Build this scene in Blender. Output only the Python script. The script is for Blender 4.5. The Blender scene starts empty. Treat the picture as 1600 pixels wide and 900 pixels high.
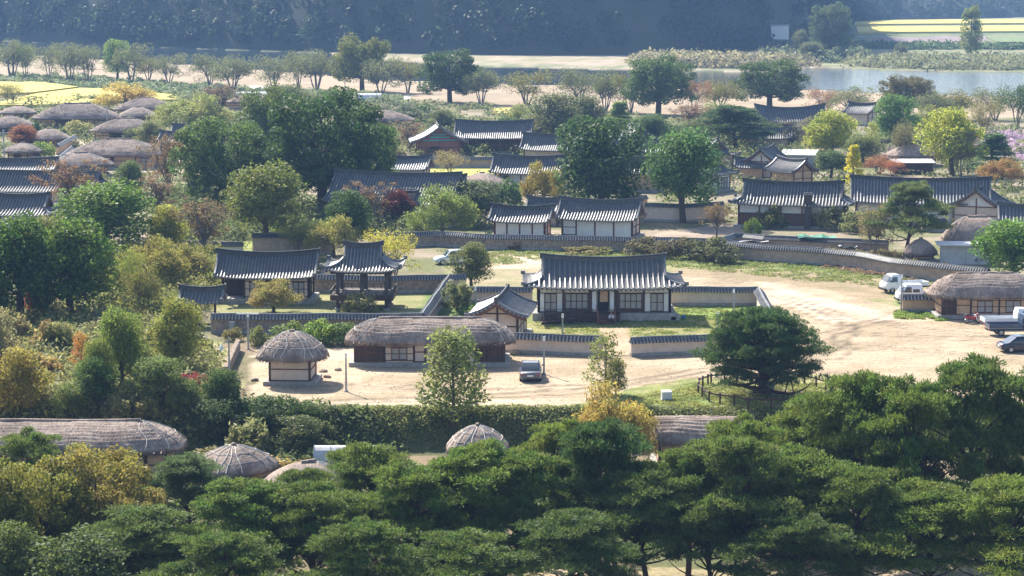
import bpy, bmesh, math, random
import numpy as np
from mathutils import Vector, Matrix, Euler
R = math.radians
random.seed(7); rng = np.random.default_rng(7)
scene = bpy.context.scene
C = scene.collection
# ------------------------------------------------------------------ camera
CAM_H, PITCH, FPX = 34.0, R(8.13), 3500.0
cam = bpy.data.cameras.new('camera'); cam.lens = FPX/1600*36; cam.sensor_width = 36; cam.clip_start = 1; cam.clip_end = 6000
camo = bpy.data.objects.new('camera', cam); C.objects.link(camo)
camo.location = (0, 0, CAM_H); camo.rotation_euler = (R(90)-PITCH, 0, 0)
scene.camera = camo
# ------------------------------------------------------------------ world, sun, exposure
SUN_EL, SUN_AZ = R(40), R(-30)      # azimuth from +Y, negative = left (the sun stands behind the village)
w = bpy.data.worlds.new('World'); scene.world = w; w.use_nodes = True
nt = w.node_tree; bg = nt.nodes['Background']
sky = nt.nodes.new('ShaderNodeTexSky'); sky.sky_type = 'NISHITA'; sky.sun_disc = False
sky.sun_elevation = SUN_EL; sky.sun_rotation = SUN_AZ
sky.air_density = 1.0; sky.dust_density = 1.5; sky.ozone_density = 1.0
nt.links.new(sky.outputs[0], bg.inputs[0]); bg.inputs[1].default_value = 0.10
sun = bpy.data.lights.new('sun', 'SUN'); sun.energy = 4.7; sun.angle = R(0.5); sun.color = (1.0, 0.93, 0.82)
suno = bpy.data.objects.new('sun', sun); C.objects.link(suno)
sd = Vector((math.sin(SUN_AZ)*math.cos(SUN_EL), math.cos(SUN_AZ)*math.cos(SUN_EL), math.sin(SUN_EL)))
suno.rotation_euler = sd.to_track_quat('Z', 'Y').to_euler()
vs = scene.view_settings; vs.view_transform = 'Standard'; vs.look = 'None'; vs.exposure = 1.47; vs.gamma = 1; vs.use_curve_mapping = False
scene.cycles.use_denoising = True
scene.cycles.max_bounces = 6; scene.cycles.transparent_max_bounces = 4; scene.cycles.volume_bounces = 1
scene.cycles.diffuse_bounces = 3; scene.cycles.glossy_bounces = 2; scene.cycles.transmission_bounces = 3

# ------------------------------------------------------------------ geometry of the place
def G(u, v, z=0.0):
    """world point on the horizontal level z that the photograph shows at pixel u, v"""
    x = (u-800)/FPX; y = (450-v)/FPX
    d = (x, math.cos(PITCH)+y*math.sin(PITCH), -math.sin(PITCH)+y*math.cos(PITCH))
    t = (z-CAM_H)/d[2]
    return Vector((d[0]*t, d[1]*t, z))
def SC(v, z=0.0):
    y = (450-v)/FPX
    return FPX/((z-CAM_H)/(-math.sin(PITCH)+y*math.cos(PITCH)))   # pixels per metre
def flat_uv(x, y):
    """inverse of G at z = 0, for arrays"""
    dz = -CAM_H
    fwd = y*math.cos(PITCH) - dz*math.sin(PITCH); up = y*math.sin(PITCH) + dz*math.cos(PITCH)
    return 800+FPX*x/fwd, 450-FPX*up/fwd
Y_EDGE = G(800, 637).y; DROP = 2.7
def sstep(t): t = np.clip(t, 0, 1); return t*t*(3-2*t)
def hashn(i, j, s):
    n = (i*374761393 + j*668265263 + s*2147483647) & 0xffffffff
    n = ((n ^ (n >> 13))*1274126177) & 0xffffffff
    return ((n ^ (n >> 16)) & 0xffff)/65535.0
def vn(x, y, s=0):
    x = np.asarray(x, float); y = np.asarray(y, float)
    i = np.floor(x).astype(np.int64); j = np.floor(y).astype(np.int64); fx = sstep(x-i); fy = sstep(y-j)
    a, b, c, d = hashn(i, j, s), hashn(i+1, j, s), hashn(i, j+1, s), hashn(i+1, j+1, s)
    return (a*(1-fx)+b*fx)*(1-fy) + (c*(1-fx)+d*fx)*fy
def fbm(x, y, s=0, o=4):
    r = 0; a = .5
    for k in range(o): r = r + a*vn(x*2**k, y*2**k, s+k); a *= .5
    return r/(1-.5**o)
def edge_y(x):
    return Y_EDGE + 0.6*np.sin(np.asarray(x)*.11) + .5*(fbm(np.asarray(x)*.25, np.asarray(x)*0, 3)-.5)*2
RIVER = [(-400,52),(-100,60),(0,63),(150,70),(300,75),(420,80),(515,83),(525,89),(600,94),(750,103),(1000,109),(1200,112),(1250,107),(1300,106),
         (1400,110),(1600,113),(1750,114),(2100,116),(2100,160),(1600,151),(1480,148),(1300,141),(1200,138),(1100,136),(1000,134),(800,131),(640,126),(520,117),(400,108),(300,101),(200,95),(100,88),(0,83),(-400,76)]
def inpoly(u, v, poly):
    u = np.asarray(u, float); v = np.asarray(v, float)
    r = np.zeros(np.broadcast(u, v).shape, bool); n = len(poly)
    for k in range(n):
        x1, y1 = poly[k]; x2, y2 = poly[(k+1) % n]
        if y1 == y2: continue
        c = ((y1 > v) != (y2 > v)) & (u < (x2-x1)*(v-y1)/(y2-y1)+x1)
        r ^= c
    return r
def TZ(x, y):
    x = np.asarray(x, float); y = np.asarray(y, float)
    z = -DROP*sstep((edge_y(x)-y)/4.2)
    z = z + .12*(fbm(x*.15, y*.15, 11)-.5)*(y < 160)
    u, v = flat_uv(x, np.maximum(y, 60)); z = np.where(inpoly(u, v, RIVER), -1.0, z)
    return z
def GT(u, v):
    """ground point (terrain) the photograph shows at u, v"""
    p = G(u, v)
    if p.y > Y_EDGE: return Vector((p.x, p.y, 0.0))
    q = G(u, v, -DROP)
    if q.y > Y_EDGE-4.2: q = G(u, v, -DROP*min(1, (v-637)/66.0))
    return q
# ------------------------------------------------------------------ object helpers
def tag(o, label=None, cat=None, group=None, kind=None):
    if label: o['label'] = label
    if cat: o['category'] = cat
    if group: o['group'] = group
    if kind: o['kind'] = kind
    return o
def empty(name, loc=(0,0,0), rz=0.0, label=None, cat=None, group=None):
    o = bpy.data.objects.new(name, None); C.objects.link(o); o.location = loc; o.rotation_euler = (0,0,rz)
    o.empty_display_size = .3
    return tag(o, label, cat, group)
def npmesh(name, V, F, smooth=False, cols=None):
    """V (n,3) array, F (m,k) array of one face size"""
    me = bpy.data.meshes.new(name); V = np.asarray(V, np.float32); F = np.asarray(F, np.int32)
    me.vertices.add(len(V)); me.vertices.foreach_set('co', V.ravel())
    m, k = F.shape
    me.loops.add(m*k); me.loops.foreach_set('vertex_index', F.ravel())
    me.polygons.add(m); me.polygons.foreach_set('loop_start', np.arange(m, dtype=np.int32)*k)
    me.polygons.foreach_set('loop_total', np.full(m, k, np.int32))
    if smooth: me.polygons.foreach_set('use_smooth', np.ones(m, bool))
    if cols is not None:
        a = me.color_attributes.new('col', 'FLOAT_COLOR', 'POINT')
        a.data.foreach_set('color', np.concatenate([cols, np.ones((len(cols),1))], 1).astype(np.float32).ravel())
    me.update(calc_edges=True); return me
def link(name, me, mat=None, parent=None, loc=None, kind=None):
    if mat is not None and len(me.materials) == 0: me.materials.append(mat)
    o = bpy.data.objects.new(name, me); C.objects.link(o)
    if parent is not None: o.parent = parent
    if loc is not None: o.location = loc
    if kind: o['kind'] = kind
    return o
class MB:
    def __init__(s): s.V = []; s.F = []
    def add(s, V, F):
        b = len(s.V); s.V += [tuple(v) for v in V]; s.F += [tuple(i+b for i in f) for f in F]; return s
    def box(s, c, d, rz=0, rx=0, ry=0):
        M = Euler((rx, ry, rz)).to_matrix(); c = Vector(c); V = []
        for sx in (-.5,.5):
            for sy in (-.5,.5):
                for sz in (-.5,.5): V.append(c + M @ Vector((sx*d[0], sy*d[1], sz*d[2])))
        return s.add(V, [(0,1,3,2),(4,6,7,5),(0,4,5,1),(2,3,7,6),(0,2,6,4),(1,5,7,3)])
    def bar(s, a, b, w, h=None):
        a = Vector(a); b = Vector(b); h = h or w; t = (b-a).normalized()
        up = Vector((0,0,1)) if abs(t.z) < .95 else Vector((0,1,0))
        x = t.cross(up).normalized()*w/2; y = t.cross(x).normalized()*h/2
        return s.add([a-x-y,a+x-y,a+x+y,a-x+y,b-x-y,b+x-y,b+x+y,b-x+y], [(3,2,1,0),(4,5,6,7),(0,1,5,4),(1,2,6,5),(2,3,7,6),(3,0,4,7)])
    def tube(s, P, r, n=6, cap=True):
        P = [Vector(p) for p in P]; rr = r if hasattr(r, '__len__') else [r]*len(P); V = []; F = []
        for i, p in enumerate(P):
            t = (P[min(i+1,len(P)-1)]-P[max(i-1,0)]).normalized()
            up = Vector((0,0,1)) if abs(t.z) < .9 else Vector((0,1,0))
            x = t.cross(up).normalized(); y = x.cross(t)
            for k in range(n):
                a = 2*math.pi*k/n; V.append(p+(x*math.cos(a)+y*math.sin(a))*rr[i])
        for i in range(len(P)-1):
            for k in range(n): F.append((i*n+k, i*n+(k+1)%n, (i+1)*n+(k+1)%n, (i+1)*n+k))
        if cap: F += [tuple(range(n-1,-1,-1)), tuple((len(P)-1)*n+k for k in range(n))]
        return s.add(V, F)
    def cyl(s, a, b, r, n=12): return s.tube([a, b], r, n)
    def prism(s, pts, a, b):
        """polygon pts in xz, extruded in y from a to b"""
        n = len(pts); V = [(p[0], a, p[1]) for p in pts]+[(p[0], b, p[1]) for p in pts]
        return s.add(V, [tuple(range(n)), tuple(range(2*n-1, n-1, -1))]+[(i, i+n, (i+1)%n+n, (i+1)%n) for i in range(n)])
    def build(s, name, mat, parent=None, smooth=False, kind=None, bevel=0, fix=True):
        me = bpy.data.meshes.new(name); me.from_pydata(s.V, [], s.F)
        if fix or bevel:
            bm = bmesh.new(); bm.from_mesh(me)
            if fix: bmesh.ops.recalc_face_normals(bm, faces=bm.faces)
            if bevel: bmesh.ops.bevel(bm, geom=bm.edges, offset=bevel, segments=1, affect='EDGES', profile=.5)
            bm.to_mesh(me); bm.free()
        if smooth: me.polygons.foreach_set('use_smooth', np.ones(len(me.polygons), bool))
        return link(name, me, mat, parent, kind=kind)
def box(name, c, d, mat, parent=None, rz=0, rx=0, ry=0, bevel=0): return MB().box(c, d, rz, rx, ry).build(name, mat, parent, bevel=bevel)
# ------------------------------------------------------------------ materials
MAT = {}
def node(nt, t, **k):
    n = nt.nodes.new(t)
    for a, b in k.items():
        if a.startswith('i_'):
            key = a[2:]; key = int(key) if key.isdigit() else key.replace('_', ' ')
            n.inputs[key].default_value = b
        else: setattr(n, a, b)
    return n
def newmat(name):
    m = bpy.data.materials.new(name); m.use_nodes = True; MAT[name] = m
    return m, m.node_tree, m.node_tree.nodes['Principled BSDF'], m.node_tree.links.new
def mixc(nt, L, fac, a, b, mode='MIX'):
    n = node(nt, 'ShaderNodeMix', data_type='RGBA', blend_type=mode)
    for i, s in ((0, fac), (6, a), (7, b)):
        if hasattr(s, 'links'): L(s, n.inputs[i])
        else: n.inputs[i].default_value = (*s, 1) if hasattr(s, '__len__') else s
    return n.outputs[2]
def noise(nt, L, scale, detail=4, coord='Object', stretch=None, rough=.6):
    tc = node(nt, 'ShaderNodeTexCoord'); s = tc.outputs[coord]
    if stretch:
        mp = node(nt, 'ShaderNodeMapping'); mp.inputs['Scale'].default_value = stretch; L(s, mp.inputs[0]); s = mp.outputs[0]
    n = node(nt, 'ShaderNodeTexNoise'); n.inputs['Scale'].default_value = scale; n.inputs['Detail'].default_value = detail; n.inputs['Roughness'].default_value = rough
    L(s, n.inputs[0]); return n.outputs[0]
def ramp(nt, L, src, lo, hi):
    n = node(nt, 'ShaderNodeMapRange', clamp=True); n.inputs[1].default_value = lo; n.inputs[2].default_value = hi; L(src, n.inputs[0]); return n.outputs[0]
def bump(nt, L, b, src, dist, strength=1.0):
    n = node(nt, 'ShaderNodeBump'); n.inputs['Distance'].default_value = dist; n.inputs['Strength'].default_value = strength
    L(src, n.inputs['Height']); L(n.outputs[0], b.inputs['Normal'])
def plain(name, c1, c2=None, scale=3, rough=.8, bd=0, stretch=None, spec=.3, metal=0, lo=.35, hi=.65):
    m, nt, b, L = newmat(name); c2 = c2 or tuple(x*.7 for x in c1)
    n = noise(nt, L, scale, 5, stretch=stretch)
    L(mixc(nt, L, ramp(nt, L, n, lo, hi), c1, c2), b.inputs['Base Color'])
    b.inputs['Roughness'].default_value = rough; b.inputs['Specular IOR Level'].default_value = spec; b.inputs['Metallic'].default_value = metal
    if bd: bump(nt, L, b, n, bd)
    return m
plain('tile', (.065,.067,.072), (.04,.042,.047), 2.5, .55, .01, spec=.4)
plain('tile_round', (.14,.14,.145), (.08,.083,.088), .9, .46, .01, spec=.4)
for q in ('tile', 'tile_round'):       # roofs differ in age from house to house, with patches of lichen
    nt = MAT[q].node_tree; L = nt.links.new; b = nt.nodes['Principled BSDF']; src = b.inputs['Base Color'].links[0].from_socket
    oi = node(nt, 'ShaderNodeObjectInfo'); mr = node(nt, 'ShaderNodeMapRange'); mr.inputs[3].default_value = .75; mr.inputs[4].default_value = 1.35; L(oi.outputs['Random'], mr.inputs[0])
    c = mixc(nt, L, 1.0, src, mr.outputs[0], 'MULTIPLY'); n = noise(nt, L, .7, 6); L(mixc(nt, L, ramp(nt, L, n, .55, .72), c, (.17,.17,.13) if q == 'tile_round' else (.085,.085,.065)), b.inputs['Base Color'])
plain('tile_end', (.33,.33,.33), (.2,.2,.2), 4, .8)
plain('plaster_cream', (.66,.53,.43), (.57,.45,.36), 1.6, .9)
plain('plaster_white', (.72,.70,.66), (.62,.60,.57), 1.4, .9)
plain('plaster_ochre', (.58,.39,.24), (.47,.30,.18), 1.8, .9, .02)
plain('mud_wall', (.44,.33,.25), (.32,.235,.175), 1.5, .95, .05)
plain('stone_wall', (.38,.29,.22), (.21,.165,.13), 3.2, .95, .1)
plain('stone', (.36,.34,.31), (.24,.22,.20), 2.2, .85, .04)
plain('granite', (.62,.62,.61), (.5,.5,.5), 8, .7)
plain('wood_dark', (.085,.045,.03), (.05,.028,.02), 3, .7, .01, (1,1,.15))
plain('wood_red', (.17,.075,.045), (.10,.045,.028), 3, .7, .01, (1,1,.15))
plain('wood_grey', (.10,.08,.07), (.06,.05,.045), 3, .75, .01, (1,1,.2))
plain('paper', (.42,.39,.36), (.34,.31,.28), 2, .9)
plain('paper_white', (.75,.76,.78), (.66,.67,.7), 2, .9)
plain('dark_room', (.02,.018,.017), (.012,.011,.01), 2, .9)  # near-black colour, the shade of unlit interiors painted in
plain('rope', (.78,.72,.64), (.6,.55,.48), 8, .9)
plain('bark', (.10,.075,.055), (.05,.037,.028), 6, .95, .03, (1,1,.3))
plain('bark_pine', (.11,.06,.04), (.055,.035,.027), 7, .95, .03, (1,1,.4))
plain('bark_grey', (.16,.145,.13), (.09,.08,.07), 6, .95, .02, (1,1,.3))
plain('metal_grey', (.33,.35,.37), (.26,.28,.30), 3, .45, metal=.5)
plain('lamp_white', (.8,.8,.78), (.7,.7,.68), 2, .4)
plain('white_sheet', (.52,.52,.51), (.40,.40,.40), 1, .5, .03)
plain('green_net', (.03,.22,.13), (.02,.13,.08), 2, .7, .03)
plain('teal_paint', (.10,.38,.40), (.06,.24,.27), 2, .7)
plain('red_paint', (.30,.07,.04), (.2,.05,.03), 3, .7)
plain('brick_red', (.30,.13,.09), (.22,.10,.07), 3, .9)
plain('rubber', (.02,.02,.02), (.03,.03,.03), 8, .8)
plain('rim', (.45,.46,.48), (.35,.36,.38), 8, .35, metal=.8)
plain('rock', (.42,.37,.38), (.10,.095,.09), .22, .95, 1.2)
plain('cloth_blue', (.03,.2,.5), None, 3, .7)
plain('orange', (.5,.27,.08), None, 3, .8)
def paint(name, c, rough=.28, metal=.0):
    m, nt, b, L = newmat(name); n = noise(nt, L, 1.5, 3)
    L(mixc(nt, L, ramp(nt, L, n, .3, .7), c, tuple(x*.9+.004 for x in c)), b.inputs['Base Color'])
    b.inputs['Roughness'].default_value = rough; b.inputs['Metallic'].default_value = metal; b.inputs['Coat Weight'].default_value = .4; b.inputs['Coat Roughness'].default_value = .08
    return m
paint('car_white', (.78,.79,.8)); paint('car_grey', (.10,.11,.135), .3, .4); paint('car_blue', (.02,.05,.11), .3, .3); paint('car_navy', (.02,.03,.055), .22, .3); paint('car_silver', (.5,.58,.66), .3, .4)
paint('car_glass', (.02,.028,.035), .06); paint('tail_red', (.5,.03,.03), .2); paint('head_light', (.75,.75,.75), .15); paint('moto_red', (.35,.03,.04))
# thatch
def thatch(name, c1, c2, c3):
    m, nt, b, L = newmat(name)
    n1 = noise(nt, L, 1.3, 6); n2 = noise(nt, L, 9, 3, stretch=(1,.25,.25)); n3 = noise(nt, L, .35, 3)
    c = mixc(nt, L, ramp(nt, L, n1, .35, .7), c1, c2); c = mixc(nt, L, ramp(nt, L, n2, .45, .8), c, c3); c = mixc(nt, L, ramp(nt, L, n3, .45, .7), c, tuple(x*.75 for x in c2))
    L(c, b.inputs['Base Color']); b.inputs['Roughness'].default_value = .95; b.inputs['Specular IOR Level'].default_value = .15
    bump(nt, L, b, n2, .08)
thatch('thatch', (.31,.245,.20), (.165,.125,.105), (.43,.355,.295))
thatch('thatch_brown', (.33,.255,.21), (.23,.17,.14), (.44,.35,.28))
# foliage: the colour of a tree lives on its object; leaves of one tree differ
def foliage(name, transl=.35, autumn=(.22,.15,.06), rough=.6, spec=.2, nscale=.35):
    m, nt, b, L = newmat(name)
    oi = node(nt, 'ShaderNodeObjectInfo'); geo = node(nt, 'ShaderNodeNewGeometry')
    hsv = node(nt, 'ShaderNodeHueSaturation'); L(oi.outputs['Color'], hsv.inputs['Color'])
    mr = node(nt, 'ShaderNodeMapRange'); mr.inputs[3].default_value = .85; mr.inputs[4].default_value = 1.75; L(geo.outputs['Random Per Island'], mr.inputs[0]); L(mr.outputs[0], hsv.inputs['Value'])
    n = noise(nt, L, nscale, 3); mh = node(nt, 'ShaderNodeMapRange'); mh.inputs[1].default_value = .3; mh.inputs[2].default_value = .7; mh.inputs[3].default_value = .47; mh.inputs[4].default_value = .525; L(n, mh.inputs[0]); L(mh.outputs[0], hsv.inputs['Hue'])
    # alpha of the object colour = share of leaves that have turned (1 - alpha)
    wn = noise(nt, L, nscale*1.7, 2)
    add = node(nt, 'ShaderNodeMath', operation='ADD'); L(wn, add.inputs[0])
    rnd = node(nt, 'ShaderNodeMath', operation='MULTIPLY_ADD'); L(geo.outputs['Random Per Island'], rnd.inputs[0]); rnd.inputs[1].default_value = .22; rnd.inputs[2].default_value = -.13; L(rnd.outputs[0], add.inputs[1])
    gt = node(nt, 'ShaderNodeMath', operation='SUBTRACT'); L(add.outputs[0], gt.inputs[0]); L(oi.outputs['Alpha'], gt.inputs[1])
    fac = node(nt, 'ShaderNodeMath', operation='MULTIPLY', use_clamp=True); L(gt.outputs[0], fac.inputs[0]); fac.inputs[1].default_value = 6
    c = mixc(nt, L, fac.outputs[0], hsv.outputs[0], autumn)
    L(c, b.inputs['Base Color']); b.inputs['Roughness'].default_value = rough; b.inputs['Specular IOR Level'].default_value = spec
    tr = node(nt, 'ShaderNodeBsdfTranslucent'); L(c, tr.inputs[0]); mx = node(nt, 'ShaderNodeMixShader'); mx.inputs[0].default_value = transl
    L(b.outputs[0], mx.inputs[1]); L(tr.outputs[0], mx.inputs[2]); L(mx.outputs[0], nt.nodes['Material Output'].inputs['Surface'])
foliage('leaves', .48); foliage('needles', .42, (.16,.15,.04), .6, .25, .5)
# ================================================================== THE GROUND, RIVER, HILL
HILLBASE = [(-900,30),(-400,50),(-100,59),(0,62),(150,69),(300,74),(520,81),(800,86),(1000,86),(1180,86),(1250,78),(1290,60),(1320,38),(1400,31),(1600,27),(1900,25),(2600,23)]
_hb = np.array([tuple(G(u, v).xy) for u, v in HILLBASE]); _o = np.argsort(_hb[:,0]); 
def hill_base_y(x):
    # piecewise along the bearing x/y
    t = _hb[:,0]/_hb[:,1]; return None
DIRT1, DIRT2 = (.385,.305,.21), (.30,.235,.155)
GREEN, GREEN2 = (.115,.155,.045), (.19,.19,.075)
TAN, OLIVE = (.34,.26,.17), (.17,.16,.08)
REG = [ (None, [(-900,20),(-100,40),(0,50),(150,60),(300,66),(515,70),(1200,70),(1330,30),(1330,70),(1250,92),(1000,84),(800,86),(600,86),(515,84),(300,78),(150,73),(0,66),(-900,60)], (.05,.065,.03), (.07,.08,.04), 8, 1),
  # name of the piece of ground (None: colour only), polygon (photo pixels, level 0), colour a, colour b, noise size (m), edge wobble (px)
 ('sand_beach', [(-400,70),(0,80),(100,85),(200,92),(300,98),(400,105),(520,114),(640,123),(800,128),(1000,131),(1100,133),(1200,135),(1300,138),(1480,145),(1600,148),(2100,155),(2100,205),(1600,203),(1450,192),(1250,185),(1000,182),(800,166),(700,163),(600,150),(500,148),(380,146),(300,133),(0,124),(-400,118)], (.34,.265,.185), (.27,.215,.15), 9, 2),
 (None, [(380,132),(480,142),(640,150),(640,156),(380,148)], (.55,.5,.45), (.5,.44,.38), 9, 2),
 (None, [(-400,118),(0,121),(120,125),(300,133),(420,145),(420,160),(280,150),(150,143),(0,130),(-400,128)], (.12,.16,.08), (.22,.22,.13), 4, 2),
 ('river_bar', [(515,80),(560,82),(700,84),(830,87),(1000,80),(1250,92),(1320,100),(1250,108),(1200,113),(1000,110),(750,104),(600,95),(525,90)], (.35,.28,.21), (.22,.21,.12), 6, 1.5),
 (None, [(640,96),(1000,103),(1240,100),(1240,110),(1000,111),(740,105)], (.15,.17,.09), (.3,.26,.18), 5, 1),
 ('far_bank', [(1200,88),(1330,80),(1330,34),(1400,28),(2300,20),(2300,118),(1600,114),(1400,110),(1300,106)], (.15,.17,.08), (.24,.23,.14), 8, 2),
 (None, [(1330,50),(1700,50),(1700,57),(1330,57)], (.16,.19,.08), (.13,.15,.07), 8, .5),
 (None, [(1370,58),(1700,55),(1700,64),(1360,66)], (.25,.2,.2), (.2,.16,.16), 8, .5),
 # backs of the village: bare earth and yards
 (None, [(-200,165),(1800,185),(1800,430),(-200,420)], (.27,.22,.16), (.13,.14,.06), 5, 3),
 ('garden_lawn', [(668,257),(765,255),(780,276),(665,277)], (.42,.40,.10), (.33,.34,.10), 3, 2),
 (None, [(960,375),(1120,350),(1180,352),(1110,372)], (.36,.29,.22), (.28,.22,.17), 3, 2),
 (None, [(270,380),(520,375),(520,400),(270,405)], (.27,.30,.08), (.2,.22,.07), 3, 2),
 (None, [(40,205),(360,255),(350,275),(90,262)], (.46,.38,.29), (.4,.32,.25), 3, 2),
 # open field behind the main house
 ('field', [(690,392),(980,388),(1130,400),(1330,405),(1560,432),(1480,470),(1410,500),(1180,478),(1080,445),(1050,460),(830,480),(700,445)], (.17,.19,.07), (.3,.25,.14), 5, 3),
 (None, [(770,396),(850,400),(850,425),(700,422)], (.46,.37,.27), (.4,.31,.22), 3, 4),
 (None, [(700,418),(850,418),(850,440),(760,455),(700,440)], (.33,.26,.17), (.24,.22,.12), 3, 5),
 (None, [(1040,418),(1200,425),(1390,438),(1400,470),(1200,450),(1060,437)], (.31,.235,.155), (.25,.2,.12), 3, 6),
 (None, [(1000,395),(1400,408),(1480,425),(1390,432),(1180,420),(1030,412)], (.145,.19,.06), (.2,.2,.09), 2.5, 5),
 (None, [(1395,450),(1480,470),(1470,500),(1400,500)], (.15,.19,.06), (.24,.23,.1), 2, 4),
 ('dirt_yard', [(385,628),(430,637),(890,631),(1000,606),(1100,588),(1280,588),(1400,612),(1900,640),(1900,505),(1600,508),(1480,500),(1400,480),(1290,452),(1180,438),(1060,432),(1060,446),(1180,456),(1215,490),(1215,548),(1120,552),(985,558),(940,556),(792,554),(560,545),(400,545),(400,620)], DIRT1, DIRT2, 4, 2.5),
 (None, [(1230,478),(1500,480),(1500,490),(1300,530),(1160,600),(1160,560)], (.385,.30,.205), (.325,.25,.165), 5, 12),
 (None, [(1180,436),(1300,470),(1440,500),(1300,505),(1200,470)], (.52,.43,.33), (.45,.35,.25), 3, 5),
 (None, [(1290,590),(1420,575),(1900,590),(1900,640),(1300,640)], (.40,.31,.22), (.30,.25,.16), 3, 4),
 (None, [(400,540),(470,540),(400,620),(392,620)], (.37,.30,.2), (.43,.35,.25), 3, 4),
 (None, [(500,545),(560,545),(560,600),(500,600)], (.47,.37,.26), (.42,.32,.22), 3, 4),
 (None, [(420,628),(900,622),(1010,600),(1110,578),(1110,594),(1000,612),(900,634),(430,637)], (.44,.36,.265), (.36,.28,.195), 5, 3),
 # grass verge along the bank and round the old pine
 ('grass_verge', [(890,640),(930,622),(1010,600),(1100,590),(1200,588),(1290,586),(1380,600),(1340,645),(1150,650),(900,650)], (.17,.20,.06), (.30,.27,.13), 3, 3),
 (None, [(1060,612),(1130,625),(1200,650),(1000,648)], (.12,.19,.05), (.17,.2,.07), 2, 4),
 (None, [(1120,605),(1200,598),(1290,612),(1290,640),(1190,632)], (.25,.2,.13), (.15,.17,.06), 2, 3),
 # courtyard of the main house
 ('courtyard_lawn', [(790,500),(830,480),(1050,470),(1184,474),(1216,545),(1120,548),(985,551),(942,549),(790,549)], (.16,.185,.055), (.24,.22,.095), 3, 1),
 (None, [(1060,478),(1186,478),(1192,500),(1060,500)], (.20,.27,.06), (.17,.23,.06), 3, 2),
 (None, [(850,525),(1200,525),(1215,548),(850,550)], (.28,.24,.13), (.19,.2,.08), 2.5, 4),
 (None, [(945,512),(985,512),(1000,556),(945,556)], (.42,.31,.21), (.35,.26,.17), 2, 3),
 (None, [(780,812),(1000,822),(1700,815),(1700,850),(1000,850),(780,850)], (.46,.37,.28), (.3,.26,.15), 3, 6),
 (None, [(-60,800),(150,800),(300,830),(-60,850)], (.42,.34,.26), (.25,.2,.13), 3, 6),
 # left compound
 ('compound_lawn', [(330,455),(500,430),(700,430),(655,500),(330,500)], (.27,.25,.12), (.18,.19,.08), 2.5, 3),
 (None, [(290,515),(350,540),(372,600),(360,640),(280,640),(300,560)], (.40,.33,.24), (.24,.26,.09), 2.5, 4),
 (None, [(670,455),(740,455),(755,500),(650,500)], (.11,.17,.05), (.14,.19,.06), 2, 3),
]
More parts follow.
